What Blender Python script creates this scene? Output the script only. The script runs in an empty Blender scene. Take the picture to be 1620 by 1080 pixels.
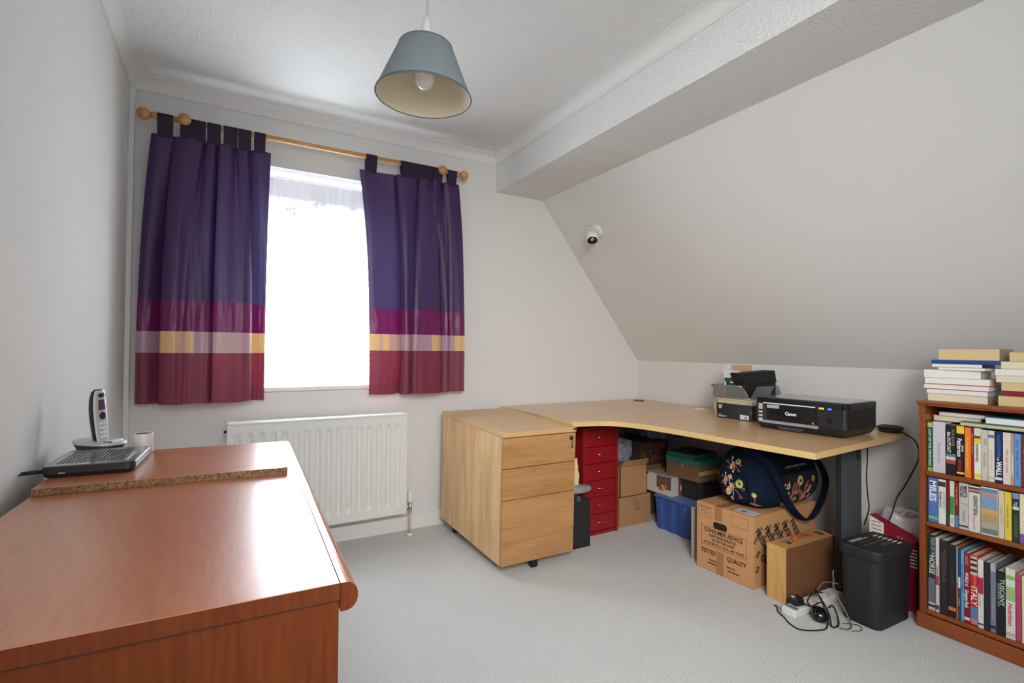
import bpy, bmesh, math, random
from math import sin, cos, pi, radians as RAD
from mathutils import Vector, Matrix, noise
from mathutils.bvhtree import BVHTree

sc = bpy.context.scene
col = sc.collection

# ------------------------------------------------------------------ camera
cam_d = bpy.data.cameras.new('camera'); cam = bpy.data.objects.new('camera', cam_d); col.objects.link(cam)
cam_d.sensor_width = 36.0; cam_d.sensor_fit = 'HORIZONTAL'; cam_d.lens = 17.8436; cam_d.clip_start = 0.02
fpx = 802.961
_Y = Vector((349 - 810, 540 - 548, -fpx)).normalized()
_X = Vector((2209 - 810, 540 - 564, -fpx)).normalized()
_Z = _X.cross(_Y).normalized()
cam.matrix_world = Matrix.Translation((0, 0, 1.10)) @ Matrix((_X, _Y, _Z)).to_4x4()
sc.camera = cam

# ------------------------------------------------------------------ view, sky, light
vs = sc.view_settings
vs.view_transform = 'Standard'; vs.look = 'None'; vs.gamma = 1.0; vs.use_curve_mapping = False
vs.exposure = 0.06
world = bpy.data.worlds.new('overcast_sky'); sc.world = world; world.use_nodes = True
wbg = world.node_tree.nodes['Background']
wbg.inputs[0].default_value = (0.90, 0.96, 1.0, 1); wbg.inputs[1].default_value = 7.0

def area(name, loc, rot, sx, sy, power, color=(1, 1, 1), portal=False):
    d = bpy.data.lights.new(name, 'AREA'); d.shape = 'RECTANGLE'; d.size = sx; d.size_y = sy
    d.energy = power; d.color = color
    o = bpy.data.objects.new(name, d); col.objects.link(o); o.location = loc; o.rotation_euler = rot
    if portal: d.cycles.is_portal = True
    return o
# daylight outside the window, shining in
area('window_daylight', (0.5, 3.30, 1.55), (RAD(-90), 0, 0), 1.25, 1.35, 76, (0.83, 0.93, 1.0))
# added dim fill light in front of the closed wall behind the camera
area('rear_fill', (0.55, -0.83, 1.35), (RAD(90), 0, RAD(-4)), 1.5, 1.6, 10, (0.96, 0.98, 1.0))
# added fill light behind the camera, aimed low at the far right corner
bf = area('corner_fill', (0.1, -0.70, 1.75), (0, 0, 0), 0.9, 0.9, 21.5, (1.0, 0.995, 0.975))
bf.rotation_euler = (Vector((2.35, 2.7, 0.15)) - bf.location).to_track_quat('-Z', 'Y').to_euler(); bf.data.spread = RAD(88)

# ------------------------------------------------------------------ materials
MATS = {}
def srgb(h):
    if isinstance(h, str):
        h = h.lstrip('#'); c = [int(h[i:i + 2], 16) / 255 for i in (0, 2, 4)]
    else: c = h
    return tuple((x / 12.92 if x <= 0.04045 else ((x + 0.055) / 1.055) ** 2.4) for x in c) + (1,)
def mat(name, colr, rough=0.5, metal=0.0, bump=0.0, bscale=200, vary=0.0, vscale=8, coat=0.0, emit=0, sheen=0, trans=0, spec=0.5):
    if name in MATS: return MATS[name]
    m = bpy.data.materials.new(name); m.use_nodes = True; nt = m.node_tree; b = nt.nodes['Principled BSDF']
    c = srgb(colr)
    b.inputs['Base Color'].default_value = c; b.inputs['Roughness'].default_value = rough
    b.inputs['Metallic'].default_value = metal; b.inputs['Coat Weight'].default_value = coat
    b.inputs['Coat Roughness'].default_value = 0.08
    b.inputs['Sheen Weight'].default_value = sheen; b.inputs['Transmission Weight'].default_value = trans
    b.inputs['Specular IOR Level'].default_value = spec
    if emit: b.inputs['Emission Color'].default_value = c; b.inputs['Emission Strength'].default_value = emit
    tc = nt.nodes.new('ShaderNodeTexCoord')
    if vary:
        n = nt.nodes.new('ShaderNodeTexNoise'); n.inputs['Scale'].default_value = vscale; n.inputs['Detail'].default_value = 6
        nt.links.new(tc.outputs['Object'], n.inputs['Vector'])
        mx = nt.nodes.new('ShaderNodeMix'); mx.data_type = 'RGBA'
        mx.inputs['A'].default_value = tuple(x * (1 - vary) for x in c[:3]) + (1,)
        mx.inputs['B'].default_value = tuple(min(1, x * (1 + vary)) for x in c[:3]) + (1,)
        nt.links.new(n.outputs['Fac'], mx.inputs['Factor']); nt.links.new(mx.outputs['Result'], b.inputs['Base Color'])
    if bump:
        n = nt.nodes.new('ShaderNodeTexNoise'); n.inputs['Scale'].default_value = bscale; n.inputs['Detail'].default_value = 4
        nt.links.new(tc.outputs['Object'], n.inputs['Vector'])
        bp = nt.nodes.new('ShaderNodeBump'); bp.inputs['Strength'].default_value = bump; bp.inputs['Distance'].default_value = 0.004
        nt.links.new(n.outputs['Fac'], bp.inputs['Height']); nt.links.new(bp.outputs['Normal'], b.inputs['Normal'])
    MATS[name] = m; return m

def wood(name, c1, c2, axis='X', across='Y', stretch=14, scale=26, rough=0.35, coat=0.0, band=0.35, bandscale=9, coatr=0.15, spec=0.5):
    """grain runs along `axis`; broad bands alternate along `across`"""
    if name in MATS: return MATS[name]
    m = bpy.data.materials.new(name); m.use_nodes = True; nt = m.node_tree; N = nt.nodes; Lk = nt.links; b = N['Principled BSDF']
    tc = N.new('ShaderNodeTexCoord'); mp = N.new('ShaderNodeMapping'); Lk.new(tc.outputs['Object'], mp.inputs['Vector'])
    s = [1, 1, 1]; s['XYZ'.index(axis)] = 1 / stretch; mp.inputs['Scale'].default_value = s
    n1 = N.new('ShaderNodeTexNoise'); n1.inputs['Scale'].default_value = scale * 6; n1.inputs['Detail'].default_value = 6
    Lk.new(mp.outputs[0], n1.inputs['Vector'])
    mp2 = N.new('ShaderNodeMapping'); Lk.new(tc.outputs['Object'], mp2.inputs['Vector'])
    s2 = [1, 1, 1]; s2['XYZ'.index(axis)] = 0.12; mp2.inputs['Scale'].default_value = s2
    n2 = N.new('ShaderNodeTexNoise'); n2.inputs['Scale'].default_value = bandscale; n2.inputs['Detail'].default_value = 3; n2.inputs['Distortion'].default_value = 0.6
    Lk.new(mp2.outputs[0], n2.inputs['Vector'])
    ad = N.new('ShaderNodeMath'); ad.operation = 'MULTIPLY_ADD'; ad.inputs[1].default_value = band; 
    Lk.new(n2.outputs['Fac'], ad.inputs[0])
    mu = N.new('ShaderNodeMath'); mu.operation = 'MULTIPLY'; mu.inputs[1].default_value = 1 - band; Lk.new(n1.outputs['Fac'], mu.inputs[0])
    Lk.new(mu.outputs[0], ad.inputs[2])
    cr = N.new('ShaderNodeValToRGB'); cr.color_ramp.elements[0].position = 0.36; cr.color_ramp.elements[1].position = 0.64
    cr.color_ramp.elements[0].color = srgb(c2); cr.color_ramp.elements[1].color = srgb(c1)
    Lk.new(ad.outputs[0], cr.inputs[0]); Lk.new(cr.outputs[0], b.inputs['Base Color'])
    b.inputs['Roughness'].default_value = rough; b.inputs['Coat Weight'].default_value = coat; b.inputs['Coat Roughness'].default_value = coatr
    b.inputs['Specular IOR Level'].default_value = spec
    bp = N.new('ShaderNodeBump'); bp.inputs['Strength'].default_value = 0.04; bp.inputs['Distance'].default_value = 0.002
    Lk.new(n1.outputs['Fac'], bp.inputs['Height']); Lk.new(bp.outputs['Normal'], b.inputs['Normal'])
    MATS[name] = m; return m

def satin(name, front, through, tw=0.35, rough=0.38, through_w=None, weave=0.05):
    if name in MATS: return MATS[name]
    m = bpy.data.materials.new(name); m.use_nodes = True; nt = m.node_tree; N = nt.nodes; Lk = nt.links; b = N['Principled BSDF']
    b.inputs['Base Color'].default_value = srgb(front); b.inputs['Roughness'].default_value = rough
    b.inputs['Sheen Weight'].default_value = 0.06; b.inputs['Specular IOR Level'].default_value = 0.35
    t = N.new('ShaderNodeBsdfTranslucent'); t.inputs['Color'].default_value = srgb(through)
    mx = N.new('ShaderNodeMixShader'); mx.inputs[0].default_value = tw
    out = N['Material Output']; Lk.new(b.outputs[0], mx.inputs[1]); Lk.new(t.outputs[0], mx.inputs[2]); Lk.new(mx.outputs[0], out.inputs['Surface'])
    tc = N.new('ShaderNodeTexCoord'); n = N.new('ShaderNodeTexNoise'); n.inputs['Scale'].default_value = 500
    Lk.new(tc.outputs['Object'], n.inputs['Vector']); bp = N.new('ShaderNodeBump'); bp.inputs['Strength'].default_value = weave; bp.inputs['Distance'].default_value = 0.002
    Lk.new(n.outputs['Fac'], bp.inputs['Height']); Lk.new(bp.outputs['Normal'], b.inputs['Normal'])
    MATS[name] = m; return m

def clear_film(name, colr, density=0.4, rough=0.2):
    if name in MATS: return MATS[name]
    m = bpy.data.materials.new(name); m.use_nodes = True; nt = m.node_tree; N = nt.nodes; Lk = nt.links; b = N['Principled BSDF']
    b.inputs['Base Color'].default_value = srgb(colr); b.inputs['Roughness'].default_value = rough
    t = N.new('ShaderNodeBsdfTransparent'); mx = N.new('ShaderNodeMixShader'); mx.inputs[0].default_value = density
    Lk.new(t.outputs[0], mx.inputs[1]); Lk.new(b.outputs[0], mx.inputs[2]); Lk.new(mx.outputs[0], N['Material Output'].inputs['Surface'])
    MATS[name] = m; return m

paint = mat('white_wall_paint', (0.86, 0.855, 0.845), 0.85, bump=0.06, bscale=120, spec=0.2)
gloss_white = mat('white_gloss_paint', (0.90, 0.895, 0.885), 0.35)
coving_m = mat('white_coving_paint', (0.88, 0.875, 0.865), 0.7)
def artex():
    m = bpy.data.materials.new('white_stippled_plaster'); m.use_nodes = True; nt = m.node_tree; N = nt.nodes; Lk = nt.links; b = N['Principled BSDF']
    b.inputs['Base Color'].default_value = srgb((0.90, 0.90, 0.895)); b.inputs['Roughness'].default_value = 0.9; b.inputs['Specular IOR Level'].default_value = 0.2
    tc = N.new('ShaderNodeTexCoord')
    v = N.new('ShaderNodeTexNoise'); v.inputs['Scale'].default_value = 95; v.inputs['Detail'].default_value = 3; v.inputs['Roughness'].default_value = 0.6
    Lk.new(tc.outputs['Object'], v.inputs['Vector'])
    r = N.new('ShaderNodeValToRGB'); r.color_ramp.elements[0].position = 0.45; r.color_ramp.elements[1].position = 0.68
    Lk.new(v.outputs['Fac'], r.inputs[0])
    bp = N.new('ShaderNodeBump'); bp.inputs['Strength'].default_value = 0.55; bp.inputs['Distance'].default_value = 0.006
    Lk.new(r.outputs[0], bp.inputs['Height']); Lk.new(bp.outputs['Normal'], b.inputs['Normal'])
    return m
artex_m = artex()
def carpet():
    m = bpy.data.materials.new('pale_grey_twist_carpet'); m.use_nodes = True; nt = m.node_tree; N = nt.nodes; Lk = nt.links; b = N['Principled BSDF']
    tc = N.new('ShaderNodeTexCoord')
    n = N.new('ShaderNodeTexNoise'); n.inputs['Scale'].default_value = 170; n.inputs['Detail'].default_value = 5; n.inputs['Roughness'].default_value = 0.75
    n2 = N.new('ShaderNodeTexNoise'); n2.inputs['Scale'].default_value = 3.5; n2.inputs['Detail'].default_value = 4
    for k in (n, n2): Lk.new(tc.outputs['Object'], k.inputs['Vector'])
    r = N.new('ShaderNodeValToRGB'); r.color_ramp.elements[0].position = 0.3; r.color_ramp.elements[1].position = 0.7
    r.color_ramp.elements[0].color = srgb((0.74, 0.74, 0.735)); r.color_ramp.elements[1].color = srgb((0.97, 0.97, 0.965))
    Lk.new(n.outputs['Fac'], r.inputs[0])
    mx = N.new('ShaderNodeMix'); mx.data_type = 'RGBA'; mx.blend_type = 'MULTIPLY'; mx.inputs['Factor'].default_value = 1
    r2 = N.new('ShaderNodeValToRGB'); r2.color_ramp.elements[0].color = (0.90, 0.90, 0.90, 1); r2.color_ramp.elements[1].color = (1, 1, 1, 1)
    Lk.new(n2.outputs['Fac'], r2.inputs[0]); Lk.new(r.outputs[0], mx.inputs['A']); Lk.new(r2.outputs[0], mx.inputs['B'])
    Lk.new(mx.outputs['Result'], b.inputs['Base Color']); b.inputs['Roughness'].default_value = 1.0; b.inputs['Specular IOR Level'].default_value = 0.1
    b.inputs['Sheen Weight'].default_value = 0.2
    bp = N.new('ShaderNodeBump'); bp.inputs['Strength'].default_value = 0.8; bp.inputs['Distance'].default_value = 0.008
    Lk.new(n.outputs['Fac'], bp.inputs['Height']); Lk.new(bp.outputs['Normal'], b.inputs['Normal'])
    return m
carpet_m = carpet()
beech_top = wood('beech_desk_laminate', (0.84, 0.69, 0.505), (0.785, 0.62, 0.44), 'X', rough=0.30, bandscale=7, coatr=0.2, coat=0.25)
beech_v = wood('beech_veneer_vertical', (0.90, 0.76, 0.57), (0.78, 0.61, 0.42), 'Z', rough=0.45, stretch=22, band=0.62, bandscale=17)  # window-lit pedestal side: the light is put into a paler veneer colour
beech_h = wood('beech_veneer_horizontal', (0.75, 0.57, 0.37), (0.64, 0.455, 0.265), 'X', rough=0.45, stretch=18, band=0.6, bandscale=14)  # pedestal front: same veneer, its weaker light put into a darker colour
beech_y = wood('beech_veneer_lengthways', (0.83, 0.68, 0.49), (0.77, 0.60, 0.41), 'X', rough=0.35, bandscale=9)
edge_y = mat('yellow_beech_edging', (0.83, 0.70, 0.47), 0.4, vary=0.06, vscale=12)
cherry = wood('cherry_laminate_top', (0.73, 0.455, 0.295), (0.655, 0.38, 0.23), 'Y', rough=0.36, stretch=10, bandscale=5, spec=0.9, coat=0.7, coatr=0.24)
cherry_v = wood('cherry_laminate_shaded_side', (0.43, 0.205, 0.075), (0.36, 0.155, 0.05), 'Z', rough=0.5, spec=0.25, stretch=16, bandscale=8)  # same laminate as the top, with the side's shade put into the colour
cherry_x = wood('cherry_board', (0.74, 0.47, 0.305), (0.655, 0.385, 0.235), 'X', rough=0.36, stretch=10, bandscale=7, spec=0.9, coat=0.7, coatr=0.24)
pine = wood('stained_pine', (0.60, 0.32, 0.135), (0.50, 0.245, 0.095), 'X', rough=0.33, stretch=12, bandscale=12, coat=0.2)
pine_v = wood('stained_pine_upright', (0.57, 0.30, 0.125), (0.47, 0.23, 0.085), 'Z', rough=0.33, stretch=12, bandscale=12, coat=0.2)
rod_wood = wood('varnished_pine_pole', (0.80, 0.60, 0.36), (0.70, 0.48, 0.25), 'X', rough=0.28, coat=0.4, bandscale=14)
def chip():
    m = mat('raw_chipboard', (0.56, 0.39, 0.22), 0.9); nt = m.node_tree; N = nt.nodes; Lk = nt.links
    tc = N.new('ShaderNodeTexCoord'); v = N.new('ShaderNodeTexVoronoi'); v.inputs['Scale'].default_value = 260
    Lk.new(tc.outputs['Object'], v.inputs['Vector']); r = N.new('ShaderNodeValToRGB')
    r.color_ramp.elements[0].color = srgb((0.27, 0.17, 0.10)); r.color_ramp.elements[1].color = srgb((0.60, 0.46, 0.33))
    Lk.new(v.outputs['Color'], r.inputs[0]); Lk.new(r.outputs[0], N['Principled BSDF'].inputs['Base Color'])
    return m
chip_m = chip()
black_pl = mat('black_plastic', (0.11, 0.11, 0.12), 0.42)
black_mt = mat('matt_black_plastic', (0.12, 0.12, 0.13), 0.6, bump=0.05, bscale=600)
black_gl = mat('gloss_black_plastic', (0.035, 0.035, 0.04), 0.08, coat=0.5)
black_rb = mat('black_rubber', (0.07, 0.07, 0.075), 0.6)
dark_metal = mat('graphite_painted_metal', (0.22, 0.23, 0.25), 0.45)
steel = mat('brushed_steel', (0.72, 0.72, 0.72), 0.3, metal=1)
chrome = mat('chrome', (0.85, 0.85, 0.86), 0.12, metal=1)
silver_pl = mat('silver_plastic', (0.74, 0.75, 0.76), 0.35, metal=0.3)
white_pl = mat('white_plastic', (0.88, 0.875, 0.86), 0.35)
rad_white = mat('white_radiator_enamel', (0.875, 0.872, 0.86), 0.38)
kraft = mat('brown_cardboard', (0.66, 0.49, 0.34), 0.85, vary=0.06, vscale=30)
kraft_d = mat('dull_cardboard', (0.55, 0.42, 0.31), 0.88, vary=0.08, vscale=25)
kraft_egg = mat('tan_printed_cardboard', (0.78, 0.58, 0.39), 0.8, vary=0.05, vscale=25)
tape_m = mat('brown_parcel_tape', (0.66, 0.47, 0.31), 0.25)
ink = mat('dark_brown_print', (0.14, 0.09, 0.07), 0.8)
red_mt = mat('red_painted_metal', (0.56, 0.085, 0.11), 0.4, spec=0.45)
paper = mat('white_paper', (0.88, 0.875, 0.85), 0.8)
cream_p = mat('cream_paper', (0.84, 0.78, 0.61), 0.85)
pages_m = mat('book_page_edges', (0.87, 0.83, 0.72), 0.95, bump=0.25, bscale=500)
pages_tan = mat('yellowed_page_edges', (0.83, 0.74, 0.55), 0.95, bump=0.25, bscale=500)
pages_w = mat('white_page_edges', (0.90, 0.89, 0.86), 0.95, bump=0.2, bscale=500)

# ------------------------------------------------------------------ mesh helpers
class M:
    """collects geometry of one mesh object, several material slots"""
    def __init__(s): s.v = []; s.f = []; s.fm = []; s.sm = []; s.mats = []
    def add(s, bm, m, smooth=False, mtx=None):
        if m not in s.mats: s.mats.append(m)
        mi = s.mats.index(m); o = len(s.v)
        bm.verts.ensure_lookup_table(); bm.verts.index_update()
        for v in bm.verts: s.v.append((mtx @ v.co) if mtx else v.co.copy())
        for f in bm.faces: s.f.append([o + v.index for v in f.verts]); s.fm.append(mi); s.sm.append(smooth)
        bm.free(); return s
    def box(s, x0, y0, z0, x1, y1, z1, m, bev=0.0, seg=2, mtx=None):
        bm = bmesh.new(); bmesh.ops.create_cube(bm, size=1)
        for v in bm.verts: v.co = Vector(((x0 + x1) / 2 + v.co.x * (x1 - x0), (y0 + y1) / 2 + v.co.y * (y1 - y0), (z0 + z1) / 2 + v.co.z * (z1 - z0)))
        if bev > 0: bmesh.ops.bevel(bm, geom=bm.edges[:], offset=bev, segments=seg, affect='EDGES', profile=0.5)
        return s.add(bm, m, False, mtx)
    def prism(s, pts, d0, d1, m, axis='Z', bev=0, mtx=None):
        """polygon pts in the plane across `axis`, extruded from d0 to d1"""
        def P(p, d):
            return Vector((p[0], p[1], d)) if axis == 'Z' else Vector((p[0], d, p[1])) if axis == 'Y' else Vector((d, p[0], p[1]))
        bm = bmesh.new(); a = [bm.verts.new(P(p, d0)) for p in pts]; b = [bm.verts.new(P(p, d1)) for p in pts]
        n = len(pts); bm.faces.new(a); bm.faces.new(b)
        for i in range(n): bm.faces.new((a[i], a[(i + 1) % n], b[(i + 1) % n], b[i]))
        bmesh.ops.recalc_face_normals(bm, faces=bm.faces[:])
        if bev:
            bmesh.ops.bevel(bm, geom=[e for e in bm.edges if abs((e.verts[0].co - e.verts[1].co).length) > 1e-6 and e.is_boundary is False], offset=bev, segments=2, affect='EDGES')
        return s.add(bm, m, False, mtx)
    def lathe(s, prof, m, seg=32, axis='Z', loc=(0, 0, 0), smooth=True, mtx=None):
        bm = bmesh.new(); rings = []
        for r, h in prof:
            ring = []
            for i in range(seg):
                a = 2 * pi * i / seg
                p = Vector((r * cos(a), r * sin(a), h))
                if axis == 'X': p = Vector((h, p.x, p.y))
                if axis == 'Y': p = Vector((p.x, h, p.y))
                ring.append(bm.verts.new(p + Vector(loc)))
            rings.append(ring)
        for a, b in zip(rings, rings[1:]):
            for i in range(seg): bm.faces.new((a[i], a[(i + 1) % seg], b[(i + 1) % seg], b[i]))
        bmesh.ops.remove_doubles(bm, verts=bm.verts[:], dist=1e-6)
        bmesh.ops.recalc_face_normals(bm, faces=bm.faces[:])
        return s.add(bm, m, smooth, mtx)
    def cyl(s, p0, p1, r, m, seg=20, r2=None, smooth=True):
        p0 = Vector(p0); p1 = Vector(p1); d = p1 - p0; L = d.length
        q = Vector((0, 0, 1)).rotation_difference(d).to_matrix().to_4x4()
        return s.lathe([(0, 0), (r, 0), (r, 0), (r2 or r, L), (r2 or r, L), (0, L)], m, seg, mtx=Matrix.Translation(p0) @ q, smooth=smooth)
    def tube(s, pts, r, m, seg=8, sub=8, flat=None):
        """round cable (or flat strap if flat=(half_width,half_thick)) through points, Catmull-Rom"""
        P = cr([Vector(p) for p in pts], sub); bm = bmesh.new(); rings = []
        up = Vector((0, 0, 1))
        for i, p in enumerate(P):
            t = (P[min(i + 1, len(P) - 1)] - P[max(i - 1, 0)]).normalized()
            a = t.cross(up)
            if a.length < 1e-3: a = t.cross(Vector((1, 0, 0)))
            a.normalize(); b = a.cross(t).normalized(); up = b
            ring = []
            for k in range(seg):
                an = 2 * pi * k / seg
                if flat: ring.append(bm.verts.new(p + a * flat[0] * cos(an) + b * flat[1] * sin(an)))
                else: ring.append(bm.verts.new(p + a * r * cos(an) + b * r * sin(an)))
            rings.append(ring)
        for a, b in zip(rings, rings[1:]):
            for i in range(seg): bm.faces.new((a[i], a[(i + 1) % seg], b[(i + 1) % seg], b[i]))
        bm.faces.new(rings[0]); bm.faces.new(rings[-1])
        bmesh.ops.recalc_face_normals(bm, faces=bm.faces[:])
        return s.add(bm, m, True)
    def text(s, txt, origin, dx, dy, size, m, fit=None, bold=0.0, align='LEFT', depth=0.0003, squash=1.0, fitx=None):
        """flat lettering raised a hair above its surface; dx reading direction, dy glyph-up"""
        c = bpy.data.curves.new('t', 'FONT'); c.body = txt; c.size = size; c.extrude = depth; c.offset = bold * size
        c.resolution_u = 2
        o = bpy.data.objects.new('t', c); me = bpy.data.meshes.new_from_object(o)
        bm = bmesh.new(); bm.from_mesh(me); bpy.data.objects.remove(o); bpy.data.curves.remove(c); bpy.data.meshes.remove(me)
        if not bm.verts: bm.free(); return s
        x0 = min(v.co.x for v in bm.verts); x1 = max(v.co.x for v in bm.verts)
        k = fit / (x1 - x0) if (fit and x1 - x0 > fit) else 1.0
        if fitx: k = fitx / (x1 - x0)
        off = {'LEFT': x0, 'CENTER': (x0 + x1) / 2, 'RIGHT': x1}[align]
        dx = Vector(dx).normalized(); dy = Vector(dy).normalized(); n = dx.cross(dy)
        for v in bm.verts: v.co = Vector(origin) + dx * (v.co.x - off) * k + dy * v.co.y * squash + n * v.co.z
        return s.add(bm, m)
    def quad(s, pts, m):
        bm = bmesh.new(); bm.faces.new([bm.verts.new(p) for p in pts]); return s.add(bm, m)
    def grid(s, fn, nu, nv, m, smooth=True):
        bm = bmesh.new(); g = [[bm.verts.new(fn(i / nu, j / nv)) for j in range(nv + 1)] for i in range(nu + 1)]
        for i in range(nu):
            for j in range(nv): bm.faces.new((g[i][j], g[i + 1][j], g[i + 1][j + 1], g[i][j + 1]))
        return s.add(bm, m, smooth)
    def obj(s, name, parent=None, loc=(0, 0, 0), rot=(0, 0, 0)):
        me = bpy.data.meshes.new(name); me.from_pydata([tuple(v) for v in s.v], [], s.f)
        for m in s.mats: me.materials.append(m)
        me.polygons.foreach_set('material_index', s.fm); me.polygons.foreach_set('use_smooth', s.sm); me.update()
        o = bpy.data.objects.new(name, me); col.objects.link(o); o.parent = parent; o.location = loc; o.rotation_euler = rot
        return o
def cr(P, sub):
    out = []; n = len(P)
    for i in range(n - 1):
        p0 = P[max(i - 1, 0)]; p1 = P[i]; p2 = P[i + 1]; p3 = P[min(i + 2, n - 1)]
        for k in range(sub):
            t = k / sub
            out.append(0.5 * ((2 * p1) + (p2 - p0) * t + (2 * p0 - 5 * p1 + 4 * p2 - p3) * t * t + (3 * p1 - p0 - 3 * p2 + p3) * t ** 3))
    out.append(P[-1].copy()); return out
def tag(o, label=None, cat=None, group=None, kind=None):
    if label: o['label'] = label
    if cat: o['category'] = cat
    if group: o['group'] = group
    if kind: o['kind'] = kind
    return o
def thing(name, label, cat, loc=(0, 0, 0), rot=0, group=None, tilt=0):
    o = bpy.data.objects.new(name, None); o.empty_display_size = 0.05; col.objects.link(o); o.location = loc
    o.rotation_euler = (tilt, 0, rot) if not isinstance(rot, tuple) else rot
    return tag(o, label, cat, group)
def struct(o): o['kind'] = 'structure'; return o
def blob(rx, ry, rz, m, mesh, amp=0.12, fr=9, seed=0, center=(0, 0, 0), flatten=None, ex=2.6, seg=40, crease=0.0):
    bm = bmesh.new(); bmesh.ops.create_icosphere(bm, subdivisions=5, radius=1)
    for v in bm.verts:
        d = v.co.normalized()
        k = (abs(d.x) ** ex + abs(d.y) ** ex + abs(d.z) ** ex) ** (-1 / ex)
        p = Vector((d.x * rx * k, d.y * ry * k, d.z * rz * k))
        nz = noise.noise(p * fr + Vector((seed, seed * 1.7, 3))) + 0.5 * noise.noise(p * fr * 2.6 + Vector((seed, 9, 3)))
        if crease: nz += crease * (abs(noise.noise(p * fr * 1.6 + Vector((seed + 7, 1, 3)))) - 0.3)
        p *= 1 + amp * nz
        p += Vector(center)
        if flatten is not None and p.z < flatten: p.z = flatten
        v.co = p
    mesh.add(bm, m, True)

# ================================================================== ROOM
XL, XK, YB, YF, ZC = -0.393, 2.87, 3.0, -0.9, 2.39
BX0, BX1, BZ = 1.588, 1.96, 2.15       # boxed beam
KZ = 1.018                              # knee wall height
WX0, WX1, WZ0, WZ1 = -0.02, 1.02, 0.885, 2.072
q = M(); q.box(XL - 0.1, YF - 0.1, -0.05, XK + 0.1, YB + 0.1, 0, carpet_m); struct(q.obj('floor'))
q = M(); q.box(XL - 0.1, YF - 0.1, ZC, BX0 + 0.02, YB + 0.35, ZC + 0.08, artex_m); struct(q.obj('ceiling'))
q = M(); q.box(XL - 0.1, YF - 0.1, -0.05, XL, YB + 0.3, ZC + 0.05, paint); struct(q.obj('wall_left'))
# rear wall with window opening
q = M(); T = 0.28
q.box(XL - 0.1, YB, -0.05, WX0, YB + T, ZC + 0.05, paint); q.box(WX1, YB, -0.05, XK + 0.1, YB + T, ZC + 0.05, paint)
q.box(WX0, YB, -0.05, WX1, YB + T, WZ0 - 0.028, paint); q.box(WX0, YB, WZ1, WX1, YB + T, ZC + 0.05, paint)
struct(q.obj('wall_back'))
q = M(); q.box(XK, YF - 0.1, -0.05, XK + 0.1, YB, KZ, paint); struct(q.obj('wall_right'))
# sloping ceiling from top of the low wall to the beam
q = M(); dn = Vector((XK - BX1, 0, KZ - BZ)).normalized()
q.prism([(XK + 0.0, KZ), (BX1, BZ), (BX1, BZ + 0.15), (XK + 0.12, KZ)], YF - 0.1, YB, paint, 'Y'); struct(q.obj('wall_slope'))
q = M(); q.box(BX0, YF, BZ, BX1 + 0.0, YB, ZC + 0.05, artex_m); struct(q.obj('trim_1'))
# front wall behind the photographer
q = M(); q.box(XL, YF - 0.1, -0.0, XK, YF, ZC + 0.05, paint); struct(q.obj('wall_front'))
q = M(); q.box(XL, YB - 0.03, 0.085, XL + 0.022, YB, ZC - 0.06, coving_m, 0.003); struct(q.obj('trim_6'))
# coving
def cove(name, a, b, nrm):
    """a,b ends in plan; nrm = direction out of the wall"""
    a = Vector(a); b = Vector(b); n = Vector(nrm); D = 0.062; q = M(); bm = bmesh.new()
    prof = [(0, -D), (0.006, -D), (0.006, -D + 0.006)]
    for i in range(9):
        t = i / 8 * pi / 2; prof.append((0.008 + (D - 0.014) * (1 - cos(t)), -D + 0.006 + (D - 0.014) * sin(t)))
    prof += [(D - 0.006, -0.008), (D - 0.006, -0.004), (D, -0.004), (D, 0)]
    dr = (b - a).normalized(); ra = []; rb = []
    for o, h in prof:
        ra.append(bm.verts.new((a.x + n.x * o + dr.x * o * MITRE[0], a.y + n.y * o + dr.y * o * MITRE[0], ZC + h)))
        rb.append(bm.verts.new((b.x + n.x * o - dr.x * o * MITRE[1], b.y + n.y * o - dr.y * o * MITRE[1], ZC + h)))
    for i in range(len(prof) - 1): bm.faces.new((ra[i], ra[i + 1], rb[i + 1], rb[i]))
    bmesh.ops.recalc_face_normals(bm, faces=bm.faces[:]); q.add(bm, coving_m); struct(q.obj(name))
MITRE = (1, 1)
cove('trim_2', (XL, YB), (BX0, YB), (0, -1)); MITRE = (0, 1)
cove('trim_3', (XL, YF), (XL, YB), (1, 0)); cove('trim_4', (BX0, YF), (BX0, YB), (-1, 0))
# skirting boards
def skirt(name, x0, y0, x1, y1):
    q = M(); q.box(x0, y0, 0, x1, y1, 0.085, gloss_white, 0.004); struct(q.obj(name))
skirt('baseboard_back', XL, YB - 0.016, XK, YB); skirt('baseboard_left', XL, YF, XL + 0.013, YB - 0.017); skirt('baseboard_right', XK - 0.014, YF, XK, YB - 0.017)

# ------------------------------------------------------------------ window
q = M(); q.box(WX0 - 0.0, YB + 0.005, WZ0 - 0.028, WX1 + 0.0, YB + 0.16, WZ0, gloss_white, 0.008, 3)
sill = struct(q.obj('trim_5'))
upvc = mat('white_window_frame', (0.93, 0.93, 0.93), 0.3)
w = struct(bpy.data.objects.new('window_1', None)); col.objects.link(w); w.location = (WX0, YB + 0.16, WZ0)
Wd = WX1 - WX0; Hd = WZ1 - WZ0
q = M()
for a in [(0, 0, 0, 0.05, 0.06, Hd), (Wd - 0.05, 0, 0, Wd, 0.06, Hd), (0.05, 0, 0, Wd - 0.05, 0.06, 0.05), (0.05, 0, Hd - 0.05, Wd - 0.05, 0.06, Hd), (Wd / 2 - 0.035, 0, 0.05, Wd / 2 + 0.035, 0.06, Hd - 0.05)]:
    q.box(*a, upvc, 0.004)
q.obj('window_frame', w)
glass = bpy.data.materials.new('window_glass'); glass.use_nodes = True; nt = glass.node_tree
for n in list(nt.nodes): nt.nodes.remove(n)
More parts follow.
